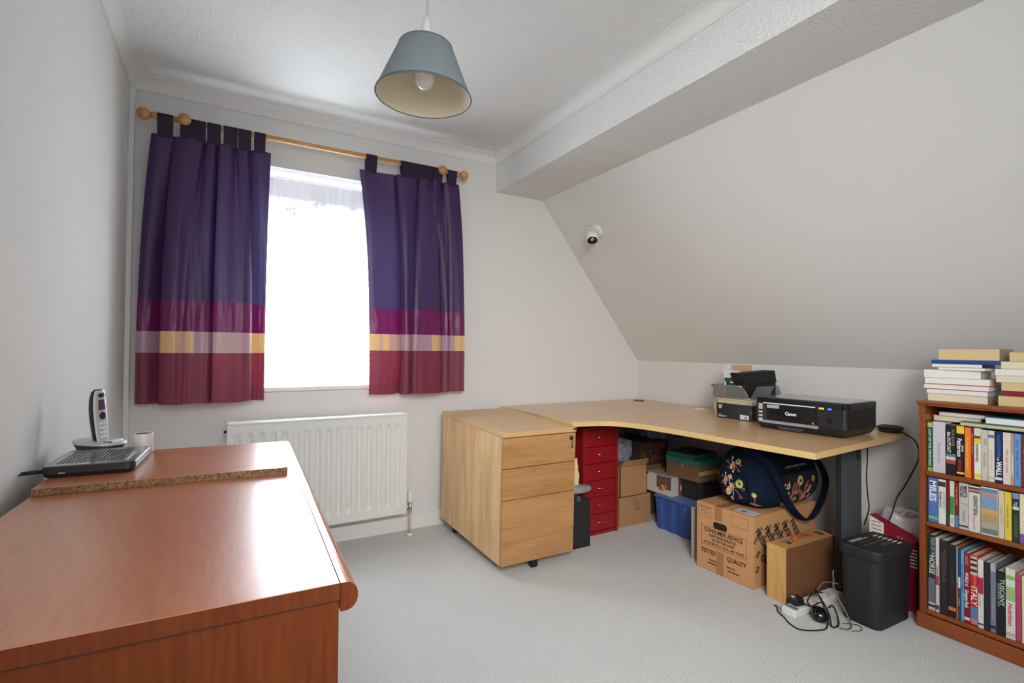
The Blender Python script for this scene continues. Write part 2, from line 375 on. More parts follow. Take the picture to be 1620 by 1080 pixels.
_o = nt.nodes.new('ShaderNodeOutputMaterial'); _t = nt.nodes.new('ShaderNodeBsdfTransparent'); _g = nt.nodes.new('ShaderNodeBsdfGlossy'); _g.inputs['Roughness'].default_value = 0.02
_m = nt.nodes.new('ShaderNodeMixShader'); _m.inputs[0].default_value = 0.06
nt.links.new(_t.outputs[0], _m.inputs[1]); nt.links.new(_g.outputs[0], _m.inputs[2]); nt.links.new(_m.outputs[0], _o.inputs[0])
lead = mat('lead_cames', (0.25, 0.25, 0.26), 0.6)
for x0, x1 in ((0.05, Wd / 2 - 0.035), (Wd / 2 + 0.035, Wd - 0.05)):
    q = M(); q.box(x0, 0.028, 0.05, x1, 0.034, Hd - 0.05, glass); p = q.obj('pane', w)
    q = M(); W2 = x1 - x0; H2 = Hd - 0.10; cw = W2 / 3; chh = H2 / 4.5
    def seg(ax, az, bx, bz):
        q.tube([(ax, 0.024, az), (bx, 0.024, bz)], 0.0022, lead, 6, 1)
    for i in range(-10, 12):                       # diamond lattice clipped to the pane
        for sgn in (1, -1):
            # line z = sgn*(chh/cw)*(x - x0) + i*chh + 0.05
            k = sgn * chh / cw; c0 = 0.05 + i * chh + (0.5 * chh)
            pts = []
            xs = sorted([0, W2] + [((0.05 - c0) / k), ((0.05 + H2 - c0) / k)])
            lo = None
            cand = [x for x in xs if -1e-6 <= x <= W2 + 1e-6 and 0.05 - 1e-6 <= c0 + k * x <= 0.05 + H2 + 1e-6]
            if len(cand) >= 2 and cand[-1] - cand[0] > 0.02:
                seg(x0 + cand[0], c0 + k * cand[0], x0 + cand[-1], c0 + k * cand[-1])
    q.obj('lead_lattice', w)

# net curtain
def netmat():
    m = bpy.data.materials.new('white_lace_net'); m.use_nodes = True; nt = m.node_tree; N = nt.nodes; Lk = nt.links; b = N['Principled BSDF']
    b.inputs['Base Color'].default_value = srgb((0.93, 0.93, 0.94)); b.inputs['Roughness'].default_value = 0.9
    tc = N.new('ShaderNodeTexCoord'); sep = N.new('ShaderNodeSeparateXYZ'); Lk.new(tc.outputs['Object'], sep.inputs[0])
    v = N.new('ShaderNodeTexVoronoi'); v.inputs['Scale'].default_value = 9; n = N.new('ShaderNodeTexNoise'); n.inputs['Scale'].default_value = 45; n.inputs['Detail'].default_value = 5
    Lk.new(tc.outputs['Object'], v.inputs['Vector']); Lk.new(tc.outputs['Object'], n.inputs['Vector'])
    r = N.new('ShaderNodeValToRGB'); r.color_ramp.elements[0].position = 0.15; r.color_ramp.elements[1].position = 0.42
    r.color_ramp.elements[0].color = (1, 1, 1, 1); r.color_ramp.elements[1].color = (0, 0, 0, 1); Lk.new(v.outputs['Distance'], r.inputs[0])
    r2 = N.new('ShaderNodeValToRGB'); r2.color_ramp.elements[0].position = 0.47; r2.color_ramp.elements[1].position = 0.58; Lk.new(n.outputs['Fac'], r2.inputs[0])
    mu = N.new('ShaderNodeMath'); mu.operation = 'MULTIPLY'; Lk.new(r.outputs[0], mu.inputs[0]); Lk.new(r2.outputs[0], mu.inputs[1])
    mr = N.new('ShaderNodeMapRange'); mr.inputs['From Min'].default_value = -0.26; mr.inputs['From Max'].default_value = -0.10; mr.inputs['To Min'].default_value = 0.30; mr.inputs['To Max'].default_value = 1.0
    Lk.new(sep.outputs['Z'], mr.inputs['Value'])                    # gathered heading at the top is denser
    ma = N.new('ShaderNodeMath'); ma.operation = 'MULTIPLY_ADD'; ma.inputs[1].default_value = 0.71; ma.use_clamp = True
    Lk.new(mu.outputs[0], ma.inputs[0]); Lk.new(mr.outputs[0], ma.inputs[2])
    t = N.new('ShaderNodeBsdfTransparent'); tl = N.new('ShaderNodeBsdfTranslucent'); tl.inputs['Color'].default_value = (0.85, 0.86, 0.88, 1)
    mx0 = N.new('ShaderNodeMixShader'); mx0.inputs[0].default_value = 0.022; Lk.new(b.outputs[0], mx0.inputs[1]); Lk.new(tl.outputs[0], mx0.inputs[2])
    mx = N.new('ShaderNodeMixShader'); Lk.new(ma.outputs[0], mx.inputs[0]); Lk.new(t.outputs[0], mx.inputs[1]); Lk.new(mx0.outputs[0], mx.inputs[2])
    Lk.new(mx.outputs[0], N['Material Output'].inputs['Surface']); return m
t = thing('net_curtain', 'sheer white lace net curtain gathered across the bright window', 'curtain', (0.5, YB + 0.10, 2.045))
q = M(); q.grid(lambda u, v: Vector((-0.51 + 1.02 * u, 0.006 * sin(u * 150 + 2 * sin(u * 23)) * (0.6 + 0.4 * v), -1.12 * v)), 420, 24, netmat()); q.obj('net', t)
q = M(); q.cyl((-0.515, 0, 0.004), (0.515, 0, 0.004), 0.004, white_pl, 10); q.obj('curtain_wire', t)

# ------------------------------------------------------------------ curtain pole
t = thing('curtain_pole', 'varnished pine curtain pole with round ball finials above the window', 'curtain pole', (0.49, 2.90, 2.185))
q = M(); q.cyl((-0.80, 0, 0), (0.80, 0, 0.0), 0.0135, rod_wood, 24); q.obj('pole', t)
for sx in (-1, 1):
    q = M(); pr = [(0, 0), (0.0175, 0), (0.0195, 0.006), (0.0175, 0.014), (0.012, 0.019), (0.011, 0.026), (0.016, 0.030)]
    for i in range(11):
        a = -pi / 2 * 0.72 + i / 10 * pi * 0.86; pr.append((0.0285 * cos(a), 0.0535 + 0.0285 * sin(a)))
    pr.append((0, 0.082)); q.lathe(pr, rod_wood, 28, 'Z', mtx=Matrix.Translation((sx * 0.765, 0, 0)) @ Matrix.Rotation(sx * pi / 2, 4, 'Y')); q.obj('finial', t)
for bx in (-0.655, 0.665):
    q = M(); q.cyl((bx, 0.085, -0.014), (bx, 0.10, -0.014), 0.026, rod_wood, 24); q.cyl((bx, 0.0, -0.014), (bx, 0.087, -0.014), 0.011, rod_wood, 16)
    q.lathe([(0, 0), (0.0265, 0), (0.027, 0.012), (0.024, 0.018), (0, 0.019)], rod_wood, 24, 'Y', mtx=Matrix.Translation((bx, -0.030, 0)) @ Matrix.Identity(4))
    q.lathe([(0.0145, -0.011), (0.027, -0.011), (0.027, 0.011), (0.0145, 0.011), (0.0145, -0.011)], rod_wood, 24, 'X', loc=(bx, 0, 0))
    q.obj('pole_bracket', t)

# ------------------------------------------------------------------ curtains
sat_p = satin('purple_satin', (0.245, 0.14, 0.325), (0.34, 0.32, 0.50), 0.045, 0.42)
sat_t = satin('shaded_purple_tab_satin', (0.115, 0.05, 0.165), (0.2, 0.1, 0.3), 0.01, 0.6)  # curtain purple with the tabs' back-lit shade put into the colour
sat_m = satin('plum_satin', (0.40, 0.09, 0.32), (0.60, 0.12, 0.42), 0.035, 0.36)
sat_s = satin('lilac_and_gold_satin', (0.66, 0.54, 0.61), (0.85, 0.68, 0.45), 0.05, 0.30)
_n = sat_s.node_tree.nodes; _l = sat_s.node_tree.links          # gold patches mixed into the lilac by noise across the width
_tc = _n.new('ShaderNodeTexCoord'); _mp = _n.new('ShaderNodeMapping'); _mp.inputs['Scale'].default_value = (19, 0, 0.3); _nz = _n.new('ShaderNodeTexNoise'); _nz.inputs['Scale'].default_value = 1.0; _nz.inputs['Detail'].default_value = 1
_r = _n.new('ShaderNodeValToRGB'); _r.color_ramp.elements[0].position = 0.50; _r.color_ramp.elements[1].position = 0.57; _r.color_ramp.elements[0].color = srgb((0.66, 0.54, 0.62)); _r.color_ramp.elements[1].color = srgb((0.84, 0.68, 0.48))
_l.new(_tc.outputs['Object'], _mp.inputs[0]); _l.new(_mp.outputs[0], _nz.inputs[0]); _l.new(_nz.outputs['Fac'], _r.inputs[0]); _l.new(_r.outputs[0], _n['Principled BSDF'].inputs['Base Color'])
sat_w = satin('wine_satin', (0.46, 0.18, 0.27), (0.70, 0.25, 0.30), 0.05, 0.5)
def curtain(name_label, top, bot, zt, zb, zs, tabs, cat='curtain'):
    """top/bot: profile polylines (x, y offset toward window) with equal counts; zs: band boundaries"""
    Pt = cr([Vector((a, b, 0)) for a, b in top], 14); Pb = cr([Vector((a, b, 0)) for a, b in bot], 14); n = len(Pt) - 1
    x0 = top[0][0]; t = thing('curtain', name_label, cat, (x0, 2.90, 0), group='tab-top curtains at the window')
    def S(i, z):
        f = (zt[0] + (zt[1] - zt[0]) * i / n - z) / (zt[0] - zb); f = max(0, min(1, f)); e = 1 - (1 - f) ** 2.6
        p = Pt[i].lerp(Pb[i], e)
        rip = 0.0008 * sin(i * 0.55 + 5 * noise.noise(Vector((i * 0.05, z * 2, 1)))) * f
        rip += 0.007 * noise.noise(Vector((i * 0.03, z * 2.2, x0)))
        return Vector((p.x - x0, p.y + rip, z))
    names = ['fabric_panel', 'plum_band', 'lilac_gold_band', 'wine_band']; ms = [sat_p, sat_m, sat_s, sat_w]
    root = None
    for k in range(4):
        def fn(u, v, k=k):
            i = min(n, int(round(u * n))); za = (zt[0] + (zt[1] - zt[0]) * i / n) if k == 0 else zs[k - 1]
            zz = zs[k] if k < 3 else zb + 0.006 * noise.noise(Vector((i * 0.03, 2, x0))) + ZBW * (i / n)
            w_ = za + (zz - za) * v
            p = S(i, w_)
            if k == 3 and v > 0.72: p.y -= 0.0012
            if 1 <= k <= 2: p.y -= 0.0004
            if k == 1: p.y -= 0.0045 * sin(v * pi) * noise.noise(Vector((i * 0.16, v * 1.2, x0 + 5)))
            return p
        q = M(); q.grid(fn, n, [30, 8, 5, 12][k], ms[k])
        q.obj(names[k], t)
    for i0, tw in tabs:                       # loops over the pole
        i = min(range(n + 1), key=lambda k: abs(Pt[k].x - i0)); i0 = i / n; p = S(i, zt[0] + (zt[1] - zt[0]) * i0)
        zr = 2.185; ztop = zt[0] + (zt[1] - zt[0]) * i0
        q = M()
        def fn(u, v):
            xx = p.x + (u - 0.5) * tw
            if v < 0.35: a = v / 0.35; return Vector((xx, p.y * (1 - a) - 0.0165 * a - 0.002 * sin(a * 3.1), ztop - 0.012 + (zr - ztop + 0.012) * a))
            if v < 0.65: a = (v - 0.35) / 0.3 * pi; return Vector((xx, -0.0165 * cos(a), zr + 0.0165 * sin(a)))
            a = (v - 0.65) / 0.35; return Vector((xx, 0.0165 * (1 - a) + (p.y + 0.006) * a, zr + (ztop - 0.012 - zr) * a))
        q.grid(fn, 6, 30, sat_t); q.obj('hanging_tab', t)
    return t
ZBW = 0.0
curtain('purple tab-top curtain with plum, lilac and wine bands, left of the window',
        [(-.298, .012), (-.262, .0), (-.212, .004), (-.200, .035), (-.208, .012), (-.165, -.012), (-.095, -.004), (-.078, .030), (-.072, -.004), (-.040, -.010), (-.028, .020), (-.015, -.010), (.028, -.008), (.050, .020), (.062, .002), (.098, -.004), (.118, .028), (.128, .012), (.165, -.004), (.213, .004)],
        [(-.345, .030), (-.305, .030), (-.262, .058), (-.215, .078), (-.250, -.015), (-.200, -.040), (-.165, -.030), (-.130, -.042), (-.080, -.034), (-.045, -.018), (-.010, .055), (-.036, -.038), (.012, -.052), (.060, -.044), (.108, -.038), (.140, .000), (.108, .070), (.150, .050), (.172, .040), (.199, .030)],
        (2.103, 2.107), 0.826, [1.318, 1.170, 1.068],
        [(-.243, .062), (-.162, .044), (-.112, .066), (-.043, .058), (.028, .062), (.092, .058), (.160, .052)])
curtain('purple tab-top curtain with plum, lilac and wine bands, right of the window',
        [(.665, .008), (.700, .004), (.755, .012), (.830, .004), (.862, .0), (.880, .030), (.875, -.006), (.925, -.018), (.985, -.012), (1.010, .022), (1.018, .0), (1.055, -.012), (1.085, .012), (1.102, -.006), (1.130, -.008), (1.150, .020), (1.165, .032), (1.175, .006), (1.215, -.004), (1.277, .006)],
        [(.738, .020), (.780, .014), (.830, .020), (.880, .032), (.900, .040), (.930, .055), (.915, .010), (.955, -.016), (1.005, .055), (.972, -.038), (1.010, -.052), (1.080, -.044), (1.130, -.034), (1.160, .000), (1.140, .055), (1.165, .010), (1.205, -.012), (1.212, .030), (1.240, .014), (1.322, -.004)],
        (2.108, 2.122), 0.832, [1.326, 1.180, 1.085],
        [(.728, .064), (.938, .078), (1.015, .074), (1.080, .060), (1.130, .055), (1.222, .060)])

# ------------------------------------------------------------------ radiator
t = thing('radiator', 'white ribbed convector panel radiator under the window', 'radiator', (0.036, 2.965, 0.0))
RW, Z0, Z1 = 0.915, 0.138, 0.720
q = M(); NF = 16
def rad(u, v):
    x = u * RW; z = Z0 + v * (Z1 - Z0 - 0.012); y = -0.085
    ph = ((x - 0.02) / (RW - 0.04) * NF) % 1.0
    if 0.02 < x < RW - 0.02:
        g = 1.0 if 0.22 < ph < 0.62 else 0.0
        g = max(0, min(1, min((ph - 0.18) / 0.07, (0.66 - ph) / 0.07)))
        mz = max(0, min(1, min((z - Z0 - 0.05) / 0.022, (Z1 - 0.055 - z) / 0.022)))
        y += 0.012 * g * mz
    return Vector((x, y, z))
q.grid(rad, NF * 14, 60, rad_white, True)
q.box(0, -0.0848, Z0, RW, -0.070, Z0 + 0.002, rad_white); q.obj('front_panel', t)
q = M(); q.box(0.004, -0.060, Z0 + 0.01, RW - 0.004, -0.028, Z1 - 0.03, rad_white); q.obj('convector_fins', t)
q = M(); q.box(-0.002, -0.090, Z1 - 0.014, RW + 0.002, -0.020, Z1, rad_white, 0.004)
q.obj('top_grille', t)
for x in (-0.003, RW - 0.003):
    q = M(); q.box(x, -0.088, Z0 + 0.002, x + 0.006, -0.022, Z1 - 0.012, rad_white, 0.002); q.obj('side_panel', t)
for x in (0.16, RW - 0.16):
    q = M(); q.box(x, -0.028, 0.16, x + 0.03, 0.033, 0.66, rad_white); q.obj('wall_bracket', t)
q = M(); q.cyl((-0.016, -0.055, 0.675), (0.004, -0.055, 0.675), 0.007, black_pl, 12); q.obj('bleed_plug', t)
t = thing('radiator_valve', 'small white lockshield radiator valve on a pipe rising from the carpet', 'valve', (0.985, 2.91, 0))
q = M(); q.cyl((0, 0, 0), (0, 0, 0.14), 0.0075, mat('painted_pipe', (0.80, 0.74, 0.66), 0.45), 14); q.lathe([(0, 0), (0.022, 0), (0.018, 0.008), (0.0076, 0.010)], white_pl, 20); q.obj('pipe', t)
q = M(); q.cyl((0, 0, 0.135), (0, 0, 0.192), 0.0105, chrome, 14); q.cyl((-0.028, 0, 0.165), (0, 0, 0.165), 0.009, chrome, 14)
for z in (0.140, 0.182): q.lathe([(0, z), (0.014, z), (0.014, z + 0.011), (0, z + 0.011)], chrome, 6, smooth=False)
q.lathe([(0, 0), (0.013, 0), (0.013, 0.009), (0, 0.009)], chrome, 6, mtx=Matrix.Translation((-0.030, 0, 0.165)) @ Matrix.Rotation(pi / 2, 4, 'Y'), smooth=False); q.obj('valve_body', t)
q = M(); q.lathe([(0, 0.19), (0.0135, 0.19), (0.0145, 0.20), (0.0125, 0.258), (0.010, 0.262), (0, 0.262)], white_pl, 18)
for i in range(8): q.box(-0.0012, -0.0155, 0.205, 0.0012, -0.012, 0.252, white_pl, mtx=Matrix.Rotation(i * pi / 4, 4, 'Z'))
q.obj('valve_cap', t)

# ------------------------------------------------------------------ pendant lamp
t = thing('pendant_lamp', 'grey-blue tapered fabric lampshade hanging from the ceiling on a flex', 'ceiling lamp', (0.552, 1.5, ZC), rot=(RAD(1.5), RAD(1.2), 0))
sh_o = mat('grey_blue_shade_fabric', (0.47, 0.515, 0.535), 0.8, bump=0.06, bscale=700)
sh_i = mat('cream_shade_lining', (0.86, 0.82, 0.72), 0.7)
q = M(); q.cyl((0, 0, -0.26), (0, 0, -0.0), 0.0032, mat('cream_flex', (0.80, 0.76, 0.68), 0.5), 10); q.obj('flex', t)
q = M(); q.lathe([(0.0, 0), (0.040, 0), (0.038, -0.014), (0.008, -0.024), (0, -0.024)], white_pl, 28); q.obj('ceiling_rose', t)
zb, ztp = -0.503, -0.345
q = M(); q.lathe([(0.149, zb), (0.083, ztp), (0.081, ztp + 0.002), (0.0805, ztp)], sh_o, 72)
q.lathe([(0.1495, zb - 0.001), (0.1505, zb), (0.1485, zb + 0.006), (0.1465, zb + 0.002), (0.1495, zb - 0.001)], mat('shade_rim_binding', (0.36, 0.39, 0.42), 0.7), 72)
q.lathe([(0.0838, ztp - 0.006), (0.0842, ztp), (0.0815, ztp + 0.003), (0.080, ztp - 0.004)], mat('shade_rim_binding', (0.36, 0.39, 0.42), 0.7), 72)
s = q.obj('lamp_shade', t)
q = M(); q.lathe([(0.1465, zb + 0.001), (0.0805, ztp - 0.001)], sh_i, 72); q.obj('shade_lining', s)
q = M()
for k in range(3):
    a = k * 2 * pi / 3; q.tube([(0.018 * cos(a), 0.018 * sin(a), ztp - 0.03), (0.081 * cos(a), 0.081 * sin(a), ztp - 0.004)], 0.0016, white_pl, 6, 2)
q.lathe([(0.016, ztp - 0.034), (0.021, ztp - 0.034), (0.021, ztp - 0.028), (0.016, ztp - 0.028), (0.016, ztp - 0.034)], white_pl, 24); q.obj('shade_spider', s)
q = M(); q.lathe([(0, -0.25), (0.010, -0.255), (0.016, -0.285), (0.0175, -0.36), (0.015, -0.375), (0, -0.375)], white_pl, 24); q.obj('lamp_holder', t)
q = M(); q.lathe([(0.012, -0.372), (0.0135, -0.392), (0.022, -0.405), (0.0285, -0.425), (0.030, -0.44), (0.0285, -0.456), (0.022, -0.468), (0.012, -0.476), (0, -0.478)], mat('frosted_bulb_glass', (0.90, 0.89, 0.86), 0.15), 28); q.obj('light_bulb', t)

# ------------------------------------------------------------------ spot lamp on the slope
sn = Vector((KZ - BZ, 0, -(XK - BX1))).normalized()      # into the room
base = Vector((2.165, 2.64, 0)); base.z = BZ + (KZ - BZ) * (base.x - BX1) / (XK - BX1)
t = thing('spot_lamp', 'small white swivelling spotlight fixed on the sloping ceiling', 'spotlight', tuple(base)); t.scale = (1.22, 1.22, 1.22)
R0 = Vector((0, 0, 1)).rotation_difference(sn).to_matrix().to_4x4()
q = M(); q.lathe([(0, 0), (0.038, 0), (0.040, 0.004), (0.038, 0.013), (0.030, 0.019), (0.012, 0.022), (0, 0.022)], white_pl, 32, mtx=R0); q.obj('ceiling_plate', t)
hd = sn * 0.052 + Vector((-0.012, -0.02, -0.012))
q = M(); q.tube([sn * 0.018, sn * 0.034 + Vector((-.01, -.012, 0)), hd * 0.9], 0.007, white_pl, 10, 4)
q.tube([sn * 0.02 + Vector((-0.004, 0, 0.012)), sn * 0.045 + Vector((-0.02, 0.018, 0.040)), hd + Vector((-0.024, 0.024, 0.03)), hd + Vector((-0.012, 0.0, 0.024))], 0.0018, white_pl, 6, 6); q.obj('swivel_arm', t)
dirn = Vector((-0.30, -0.42, -0.85)).normalized(); R1 = Matrix.Translation(hd) @ Vector((0, 0, 1)).rotation_difference(dirn).to_matrix().to_4x4()
q = M(); q.lathe([(0, -0.034), (0.014, -0.032), (0.026, -0.022), (0.033, -0.006), (0.034, 0.008), (0.031, 0.020), (0.026, 0.026)], white_pl, 32, mtx=R1); hdo = q.obj('lamp_head', t)
q = M(); q.lathe([(0.0265, 0.022), (0.027, 0.030), (0.022, 0.031), (0.020, 0.024)], black_gl, 32, mtx=R1); q.obj('black_rim', hdo)
q = M(); q.lathe([(0, 0.018), (0.012, 0.018), (0.021, 0.026), (0, 0.0265)], chrome, 24, mtx=R1); q.obj('reflector_bulb', hdo)

# ================================================================== DRESSER (chest of drawers)
DY = -2.2
t = thing('chest_of_drawers', 'cherry-coloured laminate chest of drawers against the left wall with rounded front edge', 'chest of drawers', (0.148, 0.728, 0), RAD(DY))
# local: origin at right front corner (the corner nearest the camera), x toward the wall is negative, y away
DW, DL, DH = 0.525, 1.185, 0.775
q = M(); q.box(-DW, 0.0012, DH - 0.022, 0, DL, DH, cherry, 0.0008, 1); q.obj('top_board', t)
q = M(); q.box(-DW, 0.0, DH - 0.022, 0, 0.0012, DH - 0.0006, cherry_v); q.box(-DW, -0.0002, DH - 0.0235, -0.001, 0.0014, DH - 0.0222, mat('shadow_groove', (0.22, 0.11, 0.06), 0.8)); q.obj('edge_strip', t)
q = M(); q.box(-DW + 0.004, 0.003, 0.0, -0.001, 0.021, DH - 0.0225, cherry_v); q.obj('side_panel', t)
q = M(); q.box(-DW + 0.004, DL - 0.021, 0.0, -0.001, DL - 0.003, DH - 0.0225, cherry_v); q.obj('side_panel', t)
q = M(); q.box(-DW + 0.006, 0.022, 0.06, -DW + 0.012, DL - 0.022, DH - 0.023, cherry_v); q.obj('back_panel', t)
q = M(); q.box(-DW + 0.02, 0.022, 0.0, -0.03, DL - 0.022, 0.06, cherry_v); q.obj('plinth', t)
q = M(); prf = [(0.0008, DH), (0.010, DH - 0.0)]
for i in range(11):
    a = pi / 2 - i / 10 * pi; prf.append((0.008 + 0.0165 * cos(a), DH - 0.0175 - 0.0 + 0.0175 * sin(a) * 1.0))
prf = [(0.0008, DH)] + [(0.008 + 0.0165 * cos(pi / 2 - i / 12 * pi), DH - 0.0195 + 0.0195 * sin(pi / 2 - i / 12 * pi)) for i in range(13)] + [(0.0008, DH - 0.039)]
q.prism(prf, 0.0008, DL - 0.0008, cherry, 'Y'); q.prism(prf, 0.0, 0.0008, cherry_v, 'Y'); q.prism(prf, DL - 0.0008, DL, cherry_v, 'Y'); q.obj('rounded_front_rail', t)
for k in range(4):
    z0 = 0.075 + k * 0.163
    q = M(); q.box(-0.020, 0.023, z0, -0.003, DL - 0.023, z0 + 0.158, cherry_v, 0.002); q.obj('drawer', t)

# loose board on it
t = thing('loose_shelf_board', 'loose cherry laminate board with bare chipboard front edge lying on the chest of drawers', 'board', (-0.345, 1.452, DH + 0.0008), RAD(-3.6))
BW, BD, BT = 0.500, 0.395, 0.0165
q = M(); q.box(0, 0.0, 0, BW, BD, BT, cherry_x)
q.box(0.0, -0.0006, 0.0004, BW - 0.0, 0.0, BT - 0.0006, chip_m); bo = q.obj('board', t)
bpy.data.objects.remove(t.children[0]) if False else None
q = M(); q.box(-0.0008, -0.0006, 0, 0.0, BD, BT, cherry_x); q.obj('edge_strip', t)
BZt = DH + 0.0008 + BT + 0.0005

# router
t = thing('router', 'flat black and grey broadband router box with a ventilated top on the loose board', 'router', (-0.26, 1.645, BZt), RAD(-3))
rtop = mat('grey_router_top', (0.40, 0.41, 0.44), 0.22, coat=0.4)
RWi, RDe, RH = 0.178, 0.215, 0.026
def rrect(w, d, r, n=6):
    P = []
    for cx, cy, a0 in ((w / 2 - r, d / 2 - r, 0), (-w / 2 + r, d / 2 - r, pi / 2), (-w / 2 + r, -d / 2 + r, pi), (w / 2 - r, -d / 2 + r, 3 * pi / 2)):
        for i in range(n + 1): a = a0 + i / n * pi / 2; P.append((cx + r * cos(a), cy + r * sin(a)))
    return P
def loft(mesh, rings, m, smooth=True):
    """rings: list of point lists (3-D), capped"""
    bm = bmesh.new(); R = [[bm.verts.new(p) for p in r] for r in rings]; n = len(R[0])
    for a, b in zip(R, R[1:]):
        for i in range(n): bm.faces.new((a[i], a[(i + 1) % n], b[(i + 1) % n], b[i]))
    bm.faces.new(R[0]); bm.faces.new(R[-1]); bmesh.ops.recalc_face_normals(bm, faces=bm.faces[:]); mesh.add(bm, m, smooth)
def slab(mesh, w, d, r, levels, m, smooth=False, n=6):
    loft(mesh, [[(x, y, z) for x, y in rrect(w - 2 * i, d - 2 * i, max(r - i, 0.001), n)] for z, i in levels], m, smooth)
q = M(); slab(q, RWi, RDe, 0.018, [(0.0, 0.008), (0.003, 0.004), (0.010, 0.0), (RH - 0.003, 0.0), (RH, 0.002)], black_pl)
q.text('ottoman', (-0.040, -RDe / 2 - 0.0004, 0.010), (1, 0, 0), (0, 0, 1), 0.007, silver_pl) if False else None
q.box(-0.055, -RDe / 2 - 0.0004, 0.0105, -0.043, -RDe / 2, 0.0125, silver_pl); bd = q.obj('casing', t)
q = M(); slab(q, RWi - 0.004, RDe - 0.004, 0.016, [(RH, 0.0), (RH + 0.0015, 0.0), (RH + 0.002, 0.002)], rtop)
for i in range(15):
    for j in range(16):
        q.box(-0.066 + i * 0.0085, -0.080 + j * 0.0098, RH + 0.002, -0.0615 + i * 0.0085, -0.0742 + j * 0.0098, RH + 0.0028, black_pl)
for xx in (0.066, ):
    q.box(xx, -0.085, RH + 0.002, xx + 0.004, 0.02, RH + 0.003, silver_pl)
q.obj('vented_top', t)
q = M(); q.cyl((-0.088, -0.085, 0.014), (-0.125, -0.09, 0.013), 0.0045, black_rb, 10); q.tube([(-0.122, -0.09, 0.013), (-0.140, -0.1, 0.004), (-0.150, -0.105, -0.016)], 0.0022, black_rb, 8, 8)
c = q.obj('power_lead', t)

# cordless phone
t = thing('cordless_phone', 'silver and black cordless telephone handset standing in its oval charging cradle', 'telephone', (-0.289, 1.815, DH + 0.0178 + 0.0006), RAD(-32)); t.scale = (0.95, 0.95, 0.95)
q = M(); bm_r = []
def oval(a, b, z, cx=0, cy=0, n=36, tilt=0): return [(cx + a * cos(2 * pi * i / n), cy + b * sin(2 * pi * i / n), z + tilt * cos(2 * pi * i / n)) for i in range(n)]
loft(q, [oval(0.045, 0.040, 0), oval(0.053, 0.047, 0.012), oval(0.066, 0.055, 0.034, tilt=-0.004)], black_pl); q.obj('base_underside', t)
q = M(); loft(q, [oval(0.066, 0.055, 0.0345, tilt=-0.004), oval(0.069, 0.058, 0.038, tilt=-0.004), oval(0.066, 0.055, 0.0425, tilt=-0.005), oval(0.050, 0.040, 0.044, tilt=-0.004)], silver_pl)
for i in range(3): q.box(0.012 + i * 0.014, -0.022, 0.0405, 0.021 + i * 0.014, -0.015, 0.0425, black_pl, 0.001)
loft(q, [oval(0.014, 0.02, 0.038, 0.042, 0.008), oval(0.014, 0.02, 0.0435, 0.042, 0.008)], white_pl)
q.obj('cradle_top', t)
hs = []
q = M(); q3 = M(); q4 = M()
def hring(z, w, yf, yb, h):   # cross-section at height: x across, front is +x side
    P = []
    for i in range(24):
        a = 2 * pi * i / 24
        P.append((h + (yf if cos(a) > 0 else yb) * (abs(cos(a)) ** 0.7) * (1 if cos(a) > 0 else -1), w * (abs(sin(a)) ** 0.75) * (1 if sin(a) > 0 else -1), z))
    return P
prof = [(0.036, .021, .010, .012, .004), (0.06, .023, .011, .014, .000), (0.10, .0245, .011, .017, -.005), (0.135, .024, .011, .017, -.009), (0.165, .022, .010, .015, -.011), (0.185, .019, .009, .011, -.010), (0.193, .012, .005, .007, -.009)]
loft(q, [hring(*p) for p in prof], black_gl); q.obj('handset', t); hso = [c for c in t.children if c.name.startswith('handset')][0]
q = M()
def face(u, v, o=0.0008):     # front shell following the handset's face
    zz = 0.040 + 0.150 * v
    for a, b in zip(prof, prof[1:]):
        if a[0] <= zz <= b[0]:
            f = (zz - a[0]) / (b[0] - a[0]); w_ = a[1] + (b[1] - a[1]) * f; yf = a[2] + (b[2] - a[2]) * f; h = a[4] + (b[4] - a[4]) * f
            s_ = (u - 0.5) * 1.92; sy = s_ * w_; c_ = (max(0, 1 - abs(s_) ** (1 / .75 * 2))) ** (0.35)
            return Vector((h + yf * c_ + o, sy, zz))
    return Vector((0, 0, zz))
q.grid(face, 16, 30, silver_pl); q.obj('silver_face', hso)
q = M()
for r in range(4):
    for c_ in range(3):
        p = face(0.28 + 0.22 * c_, 0.10 + 0.085 * r, 0.001); q.box(p.x - 0.001, p.y - 0.0035, p.z - 0.0035, p.x + 0.0022, p.y + 0.0035, p.z + 0.0035, white_pl, 0.0006)
q.obj('keypad', hso)
q = M(); 
q.grid(lambda u, v: face(0.25 + 0.5 * u, 0.62 + 0.20 * v, 0.002), 6, 6, mat('phone_screen', (0.35, 0.16, 0.38), 0.15)); q.obj('screen', hso)
q = M()
q.grid(lambda u, v: face(0.5 + 0.24 * (2 * u - 1) * math.sqrt(max(0, 1 - (2 * v - 1) ** 2)), 0.43 + 0.15 * v, 0.0022), 10, 10, black_gl)
q.obj('navigation_key', hso)
q = M(); q.grid(lambda u, v: face(0.5 + 0.28 * (2 * u - 1) * math.sqrt(max(0, 1 - (2 * v - 1) ** 2)), 0.86 + 0.09 * v, 0.0018), 8, 8, black_gl); q.obj('earpiece', hso)

